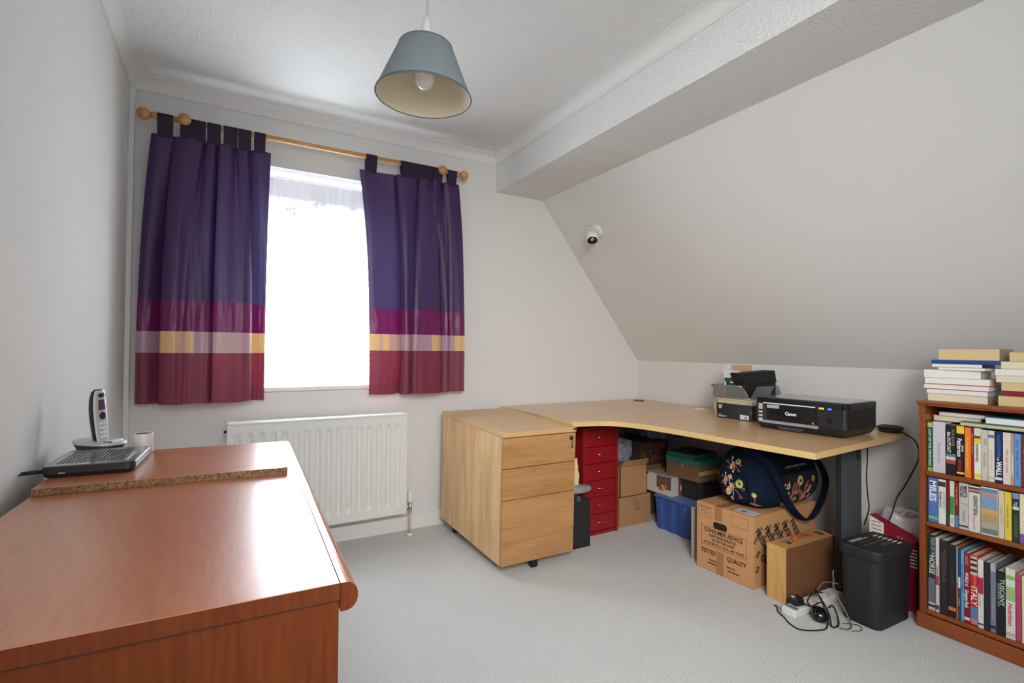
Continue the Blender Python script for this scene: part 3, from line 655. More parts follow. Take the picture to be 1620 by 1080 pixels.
# white mug-like cylinder
t = thing('plastic_pot', 'small white cylindrical plastic pot with dark top behind the router', 'pot', (-0.192, 1.86, DH + 0.0005))
spt = mat('warm_white_plastic', (0.84, 0.825, 0.80), 0.35)
zt = 0.056
t.location.z = BZt if False else DH + 0.0178 + 0.0006
t.location.x = -0.190; t.location.y = 1.80
q = M(); q.lathe([(0, 0), (0.023, 0), (0.0245, 0.003), (0.0245, zt - 0.002), (0.0235, zt), (0.0215, zt - 0.002)], spt, 40); q.obj('body', t)
q = M(); q.lathe([(0.0215, zt - 0.002), (0.021, zt - 0.007), (0.0, zt - 0.008)], mat('dark_grey_grille', (0.30, 0.30, 0.31), 0.5), 40); q.obj('dark_inside', t)

# ================================================================== PEDESTAL
PT = RAD(1.62)
t = thing('pedestal_drawer_unit', 'beech three-drawer pedestal with rounded-edge top at the left end of the desk', 'drawer unit', (1.178, 2.146, 0.050), (PT, 0, RAD(0.35)))
CW, CD, CH = 0.438, 0.76, 0.648
q = M()
q.box(0.004, 0.022, 0, 0.022, CD, CH - 0.026, beech_v); q.box(CW - 0.022, 0.022, 0, CW - 0.004, CD, CH - 0.026, beech_v)
q.box(0.022, 0.03, 0, CW - 0.022, CD, 0.018, beech_v); q.box(0.022, CD - 0.012, 0.018, CW - 0.022, CD, CH - 0.026, beech_v); q.obj('carcass', t)
q = M(); q.box(0, 0.0, CH - 0.0255, CW, CD, CH, beech_y, 0.003); q.obj('top', t)
zz = [0.0, 0.318, 0.4705, CH - 0.028]
for k in range(3):
    q = M(); q.box(0.004, 0.002, zz[k] + (0.002 if k else 0), CW - 0.004, 0.020, zz[k + 1] - 0.0015, beech_h, 0.001, 1); dr = q.obj('drawer', t)
q = M(); q.lathe([(0, 0), (0.0115, 0), (0.0115, 0.004), (0.009, 0.006), (0, 0.006)], black_pl, 24, mtx=Matrix.Translation((CW - 0.032, 0.002, CH - 0.056)) @ Matrix.Rotation(pi / 2, 4, 'X'))
q.box(CW - 0.0335, -0.0050, CH - 0.060, CW - 0.0305, -0.0038, CH - 0.052, steel); lk = q.obj('lock', dr)
q = M(); q.box(CW - 0.034, -0.006, CH - 0.105, CW - 0.026, -0.0045, CH - 0.075, steel, 0.0006); q.lathe([(0.0045, 0), (0.007, 0), (0.007, 0.0012), (0.0045, 0.0012)], steel, 18, mtx=Matrix.Translation((CW - 0.030, -0.0045, CH - 0.072)) @ Matrix.Rotation(pi / 2, 4, 'X'))
q.box(CW - 0.026, -0.006, CH - 0.095, CW - 0.020, -0.0048, CH - 0.078, mat('key_tag_grey', (0.6, 0.6, 0.58), 0.5)); q.obj('key', dr)
q = M(); q.box(CW - 0.022, -0.0012, CH - 0.016, CW + 0.001, 0.004, CH - 0.004, steel, 0.0008); q.text('OF', (CW - 0.019, -0.0013, CH - 0.0135), (1, 0, 0), (0, 0, 1), 0.009, black_pl, bold=0.02); q.obj('maker_plate', t)
for cx, cy in ((0.09, 0.150), (0.205, 0.030), (0.06, CD - 0.10), (CW - 0.10, CD - 0.10)):
    q = M(); zc = -0.025 - 0.0 - (cy * math.sin(PT)); q.cyl((cx - 0.014, cy, zc + 0.003), (cx - 0.003, cy, zc + 0.003), 0.0245, black_rb, 20); q.cyl((cx + 0.003, cy, zc + 0.003), (cx + 0.014, cy, zc + 0.003), 0.0245, black_rb, 20)
    q.box(cx - 0.016, cy - 0.016, zc + 0.010, cx + 0.016, cy + 0.024, 0.0, black_pl, 0.004); q.obj('castor', t)

# ================================================================== DESK
DZ = 0.717; DTH = 0.025
t = thing('corner_desk', 'large beech corner desk with curved front edge and dark metal legs', 'desk', (2.2, 2.0, 0))
front = [(1.566, 2.205), (1.62, 2.172), (1.70, 2.150), (1.79, 2.118), (1.85, 2.060), (1.890, 1.96), (1.912, 1.84), (1.928, 1.66), (1.930, 1.50), (1.938, 1.34), (1.946, 1.20), (1.953, 1.095)]
fr = [(p.x, p.y) for p in cr([Vector((a, b, 0)) for a, b in front], 5)]
poly = [(1.622, 2.984), (1.622, 2.172)] + [p for p in fr if p[0] > 1.625] + [(2.856, 1.165), (2.856, 2.984)]
lp = [(x - 2.2, y - 2.0) for x, y in poly]
q = M(); bm = bmesh.new(); a = [bm.verts.new((x, y, DZ)) for x, y in lp]; bm.faces.new(a); q.add(bm, beech_top)
bm = bmesh.new(); a = [bm.verts.new((x, y, DZ - DTH)) for x, y in lp]; bm.faces.new(list(reversed(a))); q.add(bm, beech_top); q.obj('desktop', t)
q = M(); bm = bmesh.new(); n = len(lp); a = [bm.verts.new((x, y, DZ)) for x, y in lp]; b = [bm.verts.new((x, y, DZ - DTH)) for x, y in lp]
for i in range(n): bm.faces.new((a[i], a[(i + 1) % n], b[(i + 1) % n], b[i]))
bmesh.ops.recalc_face_normals(bm, faces=bm.faces[:]); q.add(bm, edge_y); q.obj('edge_banding', t)
q = M(); q.lathe([(0.030, DZ + 0.0006), (0.040, DZ + 0.0006), (0.039, DZ + 0.004), (0.031, DZ + 0.004), (0.0, DZ + 0.002)], black_pl, 32, loc=(2.755 - 2.2, 2.86 - 2.0, 0)); q.obj('cable_grommet', t)
# right end leg: flat upright panel, foot and top bracket
q = M(); q.box(2.444 - 2.2, 1.250 - 2, 0.055, 2.607 - 2.2, 1.254 - 2, 0.655, mat('slate_leg_panel', (0.30, 0.315, 0.335), 0.5)); q.box(2.440 - 2.2, 1.2545 - 2, 0.05, 2.610 - 2.2, 1.278 - 2, 0.660, black_pl, 0.002)
q.box(2.565 - 2.2, 1.2485 - 2, 0.60, 2.590 - 2.2, 1.2498 - 2, 0.645, black_pl); q.box(2.12 - 2.2, 1.250 - 2, 0.660, 2.72 - 2.2, 1.280 - 2, 0.691, black_pl, 0.003); q.obj('leg', t)
q = M(); q.prism([(2.435 - 2.2, 0.0), (2.84 - 2.2, 0.0), (2.84 - 2.2, 0.03), (2.60 - 2.2, 0.055), (2.445 - 2.2, 0.055), (2.435 - 2.2, 0.03)], 1.250 - 2, 1.298 - 2, black_pl, 'Y'); q.obj('foot', t)
q = M(); q.box(1.70 - 2.2, 2.80 - 2, 0.0, 1.725 - 2.2, 2.94 - 2, 0.691, dark_metal, 0.003); q.obj('leg', t)
q = M(); q.box(2.76 - 2.2, 2.90 - 2, 0.0, 2.82 - 2.2, 2.96 - 2, 0.691, dark_metal, 0.003); q.obj('leg', t)

# ------------------------------------------------------------------ red drawers
t = thing('red_drawer_tower', 'tall narrow red metal six-drawer cabinet under the desk', 'drawer cabinet', (1.846, 2.368, 0.0), RAD(0.8))
w_, h_, d_ = 0.270, 0.640, 0.38
q = M(); q.box(0, 0, 0, 0.016, d_, h_, red_mt, 0.002); q.box(w_ - 0.016, 0, 0, w_, d_, h_, red_mt, 0.002); q.box(0.016, 0.0, h_ - 0.016, w_ - 0.016, d_, h_, red_mt, 0.002)
q.box(0.016, 0.006, 0, w_ - 0.016, d_, 0.020, red_mt, 0.002); q.box(0.016, d_ - 0.01, 0.02, w_ - 0.016, d_, h_ - 0.016, red_mt); q.obj('cabinet_body', t)
hh = (h_ - 0.016 - 0.024) / 6
for k in range(6):
    z0 = 0.024 + k * hh
    q = M(); q.box(0.018, 0.002, z0 + 0.0015, w_ - 0.018, 0.016, z0 + hh - 0.0015, red_mt, 0.0035, 2); dr = q.obj('drawer', t)
    q = M(); zc = z0 + hh * 0.56; q.tube([(w_ / 2 - 0.028, 0.001, zc), (w_ / 2 - 0.027, -0.012, zc), (w_ / 2, -0.016, zc), (w_ / 2 + 0.027, -0.012, zc), (w_ / 2 + 0.028, 0.001, zc)], 0.0030, chrome, 8, 5); q.obj('handle', dr)

# black magazine file with things sticking out
t = thing('magazine_file', 'black cardboard magazine file on the carpet between pedestal and red drawers', 'magazine file', (1.636, 2.262, 0.0))
q = M(); q.prism([(0, 0), (0.178, 0), (0.178, 0.262), (0.075, 0.300), (0, 0.300)], 0, 0.094, mat('black_card', (0.13, 0.125, 0.13), 0.6), 'Y'); q.obj('file_body', t)
q = M(); q.quad([(0.086, -0.0006, 0.262), (0.106, -0.0006, 0.256), (0.106, -0.0006, 0.286), (0.086, -0.0006, 0.292)], mat('grey_label_tape', (0.34, 0.34, 0.35), 0.4)); q.obj('grey_label', t)
t = thing('cream_envelope', 'crumpled cream paper envelope standing up beside the pedestal', 'envelope', (1.640, 2.272, 0.302))
q = M(); q.grid(lambda u, v: Vector((0.120 * u - 0.0 + 0.012 * noise.noise(Vector((v * 5, 1, 0))) - 0.02 * v * u, 0.02 + 0.006 * sin(u * 5), 0.19 * v)), 8, 14, cream_p)
q.grid(lambda u, v: Vector((0.120 * u - 0.0 + 0.012 * noise.noise(Vector((v * 5, 1, 0))) - 0.02 * v * u, 0.026 + 0.006 * sin(u * 5), 0.19 * v)), 8, 14, cream_p); q.obj('envelope', t) 
t = thing('rolled_plastic_sleeve', 'rounded end of a rolled grey plastic sleeve poking out beside the pedestal', 'plastic roll', (1.65, 2.30, 0.325))
q = M(); blob(0.085, 0.035, 0.022, clear_film('grey_sleeve', (0.62, 0.62, 0.64), 0.75, 0.2), q, 0.06, 12, 3, (0.085, -0.03, 0.0)); q.obj('sleeve', t)

# ------------------------------------------------------------------ boxes under the desk
def carton(label, loc, w, d, h, m, rot=0, name='cardboard_box', tape=True, cat='box', group=None, open_top=False):
    t = thing(name, label, cat, loc, rot, group); q = M()
    if open_top:
        for a in [(0, 0, 0, w, 0.004, h), (0, d - 0.004, 0, w, d, h), (0, 0, 0, 0.004, d, h), (w - 0.004, 0, 0, w, d, h), (0, 0, 0, w, d, 0.004)]: q.box(*a, m)
    else: q.box(0, 0, 0, w, d, h, m, 0.0025, 2)
    q.obj('carton', t)
    if tape and not open_top:
        q = M(); q.box(w / 2 - 0.024, -0.0006, h - 0.06, w / 2 + 0.024, 0.0, h, tape_m); q.box(w / 2 - 0.024, 0, h, w / 2 + 0.024, d, h + 0.0006, tape_m); q.obj('parcel_tape', t)
    return t
t = carton('plain brown cardboard box on the carpet right of the red drawers, underneath another box', (2.153, 2.398, 0), 0.262, 0.28, 0.183, kraft)
q = M()
for i in range(7):
    for zz_ in (0.06, 0.085): q.box(0.125 + i * 0.007, -0.0008, zz_ + 0.03, 0.130 + i * 0.007, 0, zz_ + 0.052, kraft_d)
q.obj('faded_print', t)
t = carton('open-flapped brown cardboard box stacked on the box right of the red drawers', (2.157, 2.398, 0.1845), 0.225, 0.28, 0.185, kraft, open_top=True)
q = M(); q.prism([(0.0, 0.0), (0.222, 0.0), (0.213, 0.05), (0.01, 0.045)], 0, 0.004, kraft, 'Z', mtx=Matrix.Translation((0.002, 0.0, 0.186)) @ Matrix.Rotation(RAD(-60), 4, 'X') @ Matrix.Scale(-1, 4, (0, 1, 0))); q.obj('flap', t)
q = M(); q.box(0.003, 0.012, 0.180, 0.130, 0.27, 0.184, kraft_d, mtx=Matrix.Rotation(RAD(-4), 4, 'Y')); q.obj('flap', t)
t = carton('brown cardboard box at the back under the desk beneath the patterned box', (2.432, 2.50, 0), 0.32, 0.30, 0.33, kraft_d)
t = carton('dark brown gift box with faint pale flower pattern at the back under the desk', (2.434, 2.51, 0.331), 0.26, 0.25, 0.155, mat('dark_brown_card', (0.36, 0.25, 0.20), 0.7, vary=0.25, vscale=30), tape=False, name='patterned_box')
q = M(); random.seed(4)
fl = mat('faded_flower_print', (0.62, 0.45, 0.40), 0.8)
for i in range(14):
    x = 0.02 + random.random() * 0.22; z = 0.015 + random.random() * 0.12
    for k in range(5): a = k * 2 * pi / 5; q.lathe([(0, 0), (0.0045, 0), (0.0045, 0.0006), (0, 0.0006)], fl, 8, mtx=Matrix.Translation((x + 0.006 * cos(a), 0, z + 0.006 * sin(a))) @ Matrix.Rotation(pi / 2, 4, 'X'))
q.obj('flower_print', t)
t = thing('clear_plastic_bag', 'crumpled clear plastic bag resting on the open brown box beside the red drawers', 'plastic bag', (2.235, 2.51, 0.38))
q = M(); blob(0.085, 0.075, 0.080, clear_film('clear_polythene', (0.70, 0.74, 0.80), 0.42, 0.12), q, 0.30, 16, 5, (0, 0, 0.082), flatten=0.001, crease=0.5); q.obj('bag', t)
t = thing('bubble_wrap_bundle', 'dark lumpy bundle of grey plastic wrapping at the back under the desktop', 'plastic wrapping', (2.60, 2.55, 0.49))
q = M(); blob(0.20, 0.24, 0.085, clear_film('dusty_wrapping', (0.36, 0.36, 0.40), 0.85, 0.25), q, 0.28, 8, 11, (0.0, 0.0, 0.095), flatten=0.001, crease=0.7); q.obj('wrapping', t)

# blue crate
t = thing('blue_storage_crate', 'blue ribbed plastic storage crate on the carpet with boxes on top', 'storage crate', (2.365, 2.03, 0))
bl = mat('blue_plastic', (0.20, 0.33, 0.60), 0.42)
q = M(); w_, d_, h_ = 0.40, 0.285, 0.206
def cring(z, ins, out=0.0):
    P = []
    N_ = 10
    for (ax, ay, bx, by, nx, ny) in ((0, 0, w_, 0, 0, -1), (w_, 0, w_, d_, 1, 0), (w_, d_, 0, d_, 0, 1), (0, d_, 0, 0, -1, 0)):
        for i in range(24):
            f = i / 24; x = ax + (bx - ax) * f; y = ay + (by - ay) * f
            wv = 0.0055 * (1 if sin(f * 2 * pi * 3.0 - 0.6) > 0 else -0.2)
            P.append((w_ / 2 + (x - w_ / 2) * (1 - ins / w_ * 2) + nx * (wv * (1 if z < h_ - 0.02 else 0) + out), d_ / 2 + (y - d_ / 2) * (1 - ins / d_ * 2) + ny * (wv * (1 if z < h_ - 0.02 else 0) + out), z))
    return P
loft(q, [cring(0, 0.014), cring(0.02, 0.012), cring(h_ - 0.022, 0.004), cring(h_ - 0.018, 0.003), cring(h_ - 0.016, 0.0, 0.003), cring(h_ - 0.004, 0.0, 0.003)], bl, False); q.obj('crate_body', t)
q = M(); q.box(-0.002, -0.002, h_ - 0.004, w_ + 0.002, d_ + 0.002, h_, mat('pale_blue_plastic', (0.42, 0.52, 0.70), 0.4), 0.003); q.obj('lid', t)
# photo box on crate
t = thing('picture_box', 'small white carton with a printed photo on its side on top of the blue crate', 'box', (2.386, 2.198, 0.208), 0)
w_, d_, h_ = 0.23, 0.215, 0.118
q = M(); q.box(0, 0, 0, w_, d_, h_, mat('pale_carton', (0.75, 0.72, 0.69), 0.6), 0.002)
q.box(-0.0008, 0.002, 0.004, 0, 0.120, h_ - 0.004, mat('photo_brown_backdrop', (0.40, 0.30, 0.27), 0.5))
q.box(-0.0012, 0.002, 0.004, -0.0008, 0.120, 0.038, mat('photo_pale_cloth', (0.80, 0.74, 0.70), 0.5))
for cy, cz, r in ((0.070, 0.042, 0.020), (0.050, 0.052, 0.010), (0.092, 0.034, 0.012)):
    q.lathe([(0, 0), (r, 0), (r, 0.0006), (0, 0.0006)], mat('photo_peach', (0.82, 0.58, 0.42), 0.5), 18, mtx=Matrix.Translation((-0.0014, cy, cz)) @ Matrix.Rotation(-pi / 2, 4, 'Y'))
q.box(0.060, -0.0008, 0.004, 0.16, 0, h_ - 0.004, mat('photo_brown_backdrop', (0.40, 0.30, 0.27), 0.5))
q.lathe([(0, 0), (0.026, 0), (0.026, 0.0006), (0, 0.0006)], mat('photo_peach', (0.82, 0.58, 0.42), 0.5), 18, mtx=Matrix.Translation((0.10, -0.0010, 0.045)) @ Matrix.Rotation(pi / 2, 4, 'X'))
for yy in (0.016, 0.198): q.quad([(-0.001, yy - 0.014, h_ - 0.002), (-0.001, yy + 0.014, h_ - 0.002), (-0.001, yy + 0.008, h_ - 0.020), (-0.001, yy - 0.002, h_ - 0.016)], mat('navy_print', (0.20, 0.27, 0.42), 0.5))
q.obj('carton', t)
t = thing('black_box', 'black carton wedged beside the white photo box on the blue crate', 'box', (2.470, 2.035, 0.208)); q = M(); q.box(0, 0, 0, 0.24, 0.160, 0.118, mat('black_card', (0.13, 0.125, 0.13), 0.6), 0.002); q.box(0.0, -0.0008, 0.098, 0.24, 0, 0.117, black_gl); q.obj('carton', t)
t = thing('brown_game_box', 'flat brown box with yellow side strip under the teal box', 'box', (2.43, 2.03, 0.3275)); q = M(); q.box(0, 0, 0, 0.26, 0.25, 0.096, mat('brown_card', (0.50, 0.37, 0.26), 0.7), 0.002); 
q.lathe([(0, 0), (0.014, 0), (0.014, 0.0015), (0, 0.0015)], mat('grey_blue_sticker', (0.45, 0.55, 0.62), 0.5), 20, mtx=Matrix.Translation((0, 0.13, 0.078)) @ Matrix.Rotation(-pi / 2, 4, 'Y')); q.obj('carton', t)
q = M(); q.box(0.002, -0.0015, 0.040, 0.258, 0, 0.064, mat('yellow_card', (0.76, 0.70, 0.38), 0.6)); q.obj('yellow_strip', t)
t = thing('teal_box', 'shallow teal and green box on top of the pile under the desk', 'box', (2.425, 2.022, 0.425), RAD(1)); te = mat('teal_card', (0.13, 0.48, 0.45), 0.5); q = M(); q.box(0, 0, 0, 0.235, 0.255, 0.026, te, 0.002); q.obj('tray', t)
q = M(); q.box(0.004, 0.05, 0.0265, 0.225, 0.25, 0.054, mat('dark_teal_card', (0.10, 0.40, 0.36), 0.5), 0.002); q.box(0.02, 0.055, 0.054, 0.222, 0.245, 0.056, mat('black_card', (0.13, 0.125, 0.13), 0.6)); q.obj('lid', t)
t = thing('pale_board', 'pale board standing upright behind the printed cardboard box', 'board', (2.176, 1.855, 0)); q = M(); q.box(0, 0, 0, 0.34, 0.012, 0.272, mat('pale_board', (0.70, 0.66, 0.60), 0.7), 0.001); q.obj('board', t)

# ------------------------------------------------------------------ printed egg carton
RZ = RAD(-90)
t = thing('printed_cardboard_box', 'tan cardboard box printed with black food-advice lettering, under the embroidered bag', 'box', (2.136, 1.800, 0), RAD(-90 + 1.3))
W_, D_, H_ = 0.318, 0.53, 0.331
q = M(); bm = bmesh.new(); bmesh.ops.create_cube(bm, size=1)
for v in bm.verts: v.co = Vector(((v.co.x + .5) * W_, (v.co.y + .5) * D_, (v.co.z + .5) * H_))
bmesh.ops.bevel(bm, geom=bm.edges[:], offset=0.0035, segments=2, affect='EDGES'); q.add(bm, kraft_egg)
e = -0.0004; X = (1, 0, 0); Z = (0, 0, 1)
q.text('CONSUMER ADVICE', (0.155, e, 0.192), X, Z, 0.030, ink, fitx=0.215, bold=0.018, align='CENTER')
q.text('KEEP REFRIGERATED', (0.155, e, 0.172), X, Z, 0.019, ink, fitx=0.150, bold=0.015, align='CENTER')
q.text('AFTER PURCHASE', (0.155, e, 0.153), X, Z, 0.018, ink, fitx=0.125, bold=0.015, align='CENTER')
q.text('OR STORE IN A COOL, DRY PLACE', (0.158, e, 0.133), X, Z, 0.018, ink, fitx=0.225, bold=0.015, align='CENTER')
for a in [(0.030, 0.124, 0.282, 0.1255), (0.030, 0.219, 0.282, 0.2205), (0.030, 0.124, 0.0315, 0.2205), (0.2805, 0.124, 0.282, 0.2205)]: q.box(a[0], e, a[1], a[2], 0, a[3], ink)
q.text('TESTED', (0.030, e, 0.085), X, Z, 0.030, ink, fitx=0.085, bold=0.02); q.text('QUALITY', (0.178, e, 0.085), X, Z, 0.030, ink, fitx=0.105, bold=0.02)
q.text('Packed by', (0.080, e, 0.052), X, Z, 0.016, ink, fitx=0.045, bold=0.01); q.text('Thames Fresh', (0.062, e, 0.037), X, Z, 0.016, ink, fitx=0.062, bold=0.01) if False else None
q.text('Best by', (0.178, e, 0.052), X, Z, 0.016, ink, fitx=0.045, bold=0.01)
for a in [(0.070, 0.038, 0.125), (0.182, 0.036, 0.245)]: q.box(a[0], e, a[1], a[2], 0, a[1] + 0.005, ink)
for a in [(0.012, 0.262, 0.088, 0.2632), (0.012, 0.316, 0.088, 0.3172), (0.012, 0.262, 0.0132, 0.3172), (0.0868, 0.262, 0.088, 0.3172), (0.202, 0.262, 0.292, 0.2632), (0.202, 0.314, 0.292, 0.3152), (0.202, 0.262, 0.2032, 0.3152), (0.2908, 0.262, 0.292, 0.3152)]: q.box(a[0], e, a[1], a[2], 0, a[3], ink)
for i in range(24):
    a0 = 2 * pi * i / 24; q.box(-0.0032, e, -0.0006, 0.0032, 0, 0.0006, ink, mtx=Matrix.Translation((0.054 + 0.022 * cos(a0), 0, 0.286 + 0.012 * sin(a0))) @ Matrix.Rotation(-math.atan2(0.012 * cos(a0), -0.022 * sin(a0)), 4, 'Y'))
q.text('Lion', (0.054, e, 0.282), X, Z, 0.011, ink, align='CENTER') if False else q.text('oo', (0.054, e, 0.282), X, Z, 0.011, ink, align='CENTER')
for px_, w2 in ((0.018, 0.03), (0.055, 0.028)): q.box(px_, e, 0.308, px_ + w2, 0, 0.311, ink)
# right face lettering: stacked diagonal FRESH / EGGS
Xr = Vector((0, 1, 0)); er = W_ + 0.0004
for i, yy in enumerate((0.012, 0.082, 0.152, 0.222, 0.292)):
    for (dxx, txt, zz_) in ((1, 'FRESH', 0.255), (-1, 'FRESH', 0.255)):
        pass
    q.text('FRESH', (er, yy + 0.002, 0.262), (0, 0.60, -0.80), (0, 0.80, 0.60), 0.042, ink, fitx=0.118, bold=0.03)
    q.text('FRESH', (er, yy - 0.0, 0.205), (0, 0.66, 0.75), (0, -0.75, 0.66), 0.026, ink, fitx=0.085, bold=0.02) if i < 4 else None
for i, (ch, yy, zz_) in enumerate((('E', 0.018, 0.150), ('G', 0.050, 0.132), ('G', 0.082, 0.116), ('S', 0.012, 0.082), ('E', 0.160, 0.150), ('G', 0.192, 0.132), ('G', 0.224, 0.116), ('S', 0.254, 0.10), ('E', 0.32, 0.150), ('G', 0.352, 0.132), ('S', 0.384, 0.116))):
    q.text(ch, (er, yy, zz_), (0, 0.78, -0.62), (0, 0.62, 0.78), 0.044, ink, bold=0.03)
q.obj('carton', t)
q = M(); slab(q, 0.078, 0.034, 0.0165, [(0, 0), (0.0016, 0)], mat('dark_hand_hole', (0.10, 0.08, 0.07), 0.9), n=8); h = q.obj('hand_hole', t, (0.140, 0.0011, 0.236), (pi / 2, 0, 0))
q = M(); q.box(0.110, -0.0009, 0.262, 0.150, -0.0003, H_, tape_m); q.box(0.110, 0, H_, 0.150, D_, H_ + 0.0007, tape_m); q.box(0.120, -0.0010, 0.0, 0.160, -0.0003, 0.112, tape_m); q.obj('parcel_tape', t)
q = M(); q.box(0.20, 0.02, H_ + 0.0002, 0.30, 0.085, H_ + 0.001, mat('pale_shipping_label', (0.80, 0.83, 0.86), 0.5)); q.box(0.225, 0.03, H_ + 0.001, 0.25, 0.06, H_ + 0.0013, mat('grey_print', (0.5, 0.53, 0.57), 0.6)); q.obj('shipping_label', t)

# ------------------------------------------------------------------ embroidered holdall
navy = mat('navy_quilted_cotton', (0.085, 0.13, 0.205), 0.95, bump=0.5, bscale=260, spec=0.1)
navy2 = mat('black_cotton', (0.065, 0.055, 0.085), 0.95, bump=0.3, bscale=300, spec=0.1)
t = thing('embroidered_holdall', 'navy fabric holdall with embroidered flowers sitting on the printed cardboard box', 'bag', (2.452, 1.612, 0.3325), RAD(0))
HX, HY, HZ = 0.258, 0.140, 0.292
bm = bmesh.new(); bmesh.ops.create_cube(bm, size=2); bmesh.ops.subdivide_edges(bm, edges=bm.edges[:], cuts=22, use_grid_fill=True)
for v in bm.verts:
    c_ = v.co; ex = 5.0; d = c_.normalized(); k = (abs(d.x) ** ex + abs(d.y) ** 4.0 + abs(d.z) ** 4.4) ** (-1 / 4.4)
    p = d * k * 0.98; zt_ = (p.z + 1) / 2
    top = 1 - 0.40 * max(0, zt_ - 0.45) ** 1.3
    sag = 1 + 0.06 * sin(zt_ * 3)
    x = p.x * HX * (1 - 0.14 * max(0, zt_ - 0.45)) ; y = p.y * HY * top * sag; z = zt_ * HZ * (1 - 0.10 * max(0, p.x))
    w3 = noise.noise(Vector((x * 11, y * 11, z * 11))) * 0.009 + noise.noise(Vector((x * 28, y * 28, z * 28))) * 0.003
    v.co = Vector((x, y, z)) + Vector((d.x, d.y, 0.25 * d.z)) * w3
    if v.co.z < 0.0: v.co.z = 0.0
bag_bm = bm.copy(); bvh = BVHTree.FromBMesh(bag_bm)
q = bagM = M(); q.add(bm, navy, True)
def onbag(side, a, b, off=0.0012):
    """side 'F' = long side facing the room (-y), 'E' = end (-x), 'T' = top"""
    if side == 'F': o = Vector((a, -0.5, b)); d = Vector((0, 1, 0))
    elif side == 'E': o = Vector((-0.6, a, b)); d = Vector((1, 0, 0))
    else: o = Vector((a, b, 0.6)); d = Vector((0, 0, -1))
    h, n_, _, _ = bvh.ray_cast(o, d)
    return (h - d * off) if h else None
def stitch(mesh, side, pts, r, m):
    P = cr([Vector((a, b, 0)) for a, b in pts], 4); out = [onbag(side, p.x, p.y) for p in P]; out = [o for o in out if o]
    if len(out) > 2: mesh.tube(out, r, m, 5, 1)
def disc(mesh, side, a, b, ra, rb, m, off=0.002, rot=0):
    c0 = onbag(side, a, b, off)
    if not c0: return
    bm = bmesh.new(); ring = []
    for i in range(16):
        th = 2 * pi * i / 16; u = ra * cos(th); w2 = rb * sin(th); p = onbag(side, a + u * cos(rot) - w2 * sin(rot), b + u * sin(rot) + w2 * cos(rot), off); ring.append(bm.verts.new(p or c0))
    cv = bm.verts.new(c0)
    for i in range(16): bm.faces.new((cv, ring[i], ring[(i + 1) % 16]))
    mesh.add(bm, m, True)
lime = mat('lime_thread', (0.74, 0.76, 0.42), 0.8); pink = mat('dusty_pink_thread', (0.72, 0.42, 0.42), 0.8); gold = mat('ochre_thread', (0.78, 0.58, 0.32), 0.8); plum_t = mat('maroon_thread', (0.42, 0.14, 0.20), 0.8); white_t = mat('white_thread', (0.80, 0.77, 0.74), 0.8)
# maroon embroidered pocket on the long side
q = bagM
q.grid(lambda u, v: onbag('F', -0.110 + 0.290 * u, 0.012 + 0.158 * v, 0.0035) or Vector((0, 0, 0.1)), 24, 16, mat('dark_maroon_cotton', (0.15, 0.07, 0.10), 0.9, bump=0.2, bscale=300))
OF = 0.0055
def fd(a, b, ra, m, rb=None, rot=0, o=OF): disc(q, 'F', a, b, ra, rb or ra, m, o, rot)
for a, b, r in ((0.025, 0.135, .025), (0.005, 0.034, .020), (0.118, 0.045, .015), (0.140, 0.132, .015), (-0.065, 0.115, .014)):
    fd(a, b, r, lime); fd(a, b, r * 0.3, navy2, o=OF + 0.001)
for a, b, rt in ((-0.005, 0.078, -0.35), (0.105, 0.085, 1.1)):
    fd(a, b, .022, lime, .009, rt); fd(a, b, .016, gold, .005, rt, OF + 0.001)
def spiral(cx, cz, r, turns, a0, sgn, r1=0.1):
    return [(cx + r * (1 - i / 12 * (1 - r1)) * cos(a0 + sgn * turns * 2 * pi * i / 12), cz + r * (1 - i / 12 * (1 - r1)) * sin(a0 + sgn * turns * 2 * pi * i / 12)) for i in range(13)]
def st(side, pts, m, r=0.0023):
    P = cr([Vector((a, b, 0)) for a, b in pts], 3); out = [onbag(side, p.x, p.y, OF) for p in P]; out = [o for o in out if o]
    if len(out) > 2: q.tube(out, r, m, 5, 1)
st('F', [(0.060, 0.020), (0.062, 0.06), (0.072, 0.10), (0.085, 0.118)] + spiral(0.078, 0.108, 0.014, 1.0, 1.2, -1), pink)
st('F', [(0.060, 0.020), (0.052, 0.06), (0.035, 0.085), (0.018, 0.090)] + spiral(0.022, 0.080, 0.012, 1.0, 1.8, 1), pink)
st('F', [(0.062, 0.04), (0.080, 0.07), (0.100, 0.088), (0.118, 0.092)], pink)
st('F', [(0.060, 0.03), (0.045, 0.048), (0.036, 0.075), (0.02, 0.10), (0.008, 0.135)], gold, 0.0012)
st('F', [(0.058, 0.03), (0.08, 0.045), (0.098, 0.05)], pink)
for k in range(4): st('F', [(-0.040 + k * 0.009, 0.040 + 0.01 * k), (-0.032 + k * 0.009, 0.07), (-0.030 + k * 0.011, 0.105), (-0.018 + k * 0.010, 0.130)], plum_t if k % 2 else pink)
for k in range(3): st('F', [(0.060 + k * 0.010, 0.105), (0.085 + k * 0.01, 0.125), (0.105 + k * 0.006, 0.118 + 0.008 * k)], plum_t)
st('F', [(-0.02, 0.022), (-0.028, 0.05), (-0.018, 0.07)], pink); st('F', [(-0.08, 0.13)] + spiral(-0.085, 0.118, 0.012, 0.6, 1.5, 1, 0.8), white_t)
st('F', [(-0.062, 0.14), (-0.058, 0.128), (-0.062, 0.115)], white_t, 0.002)
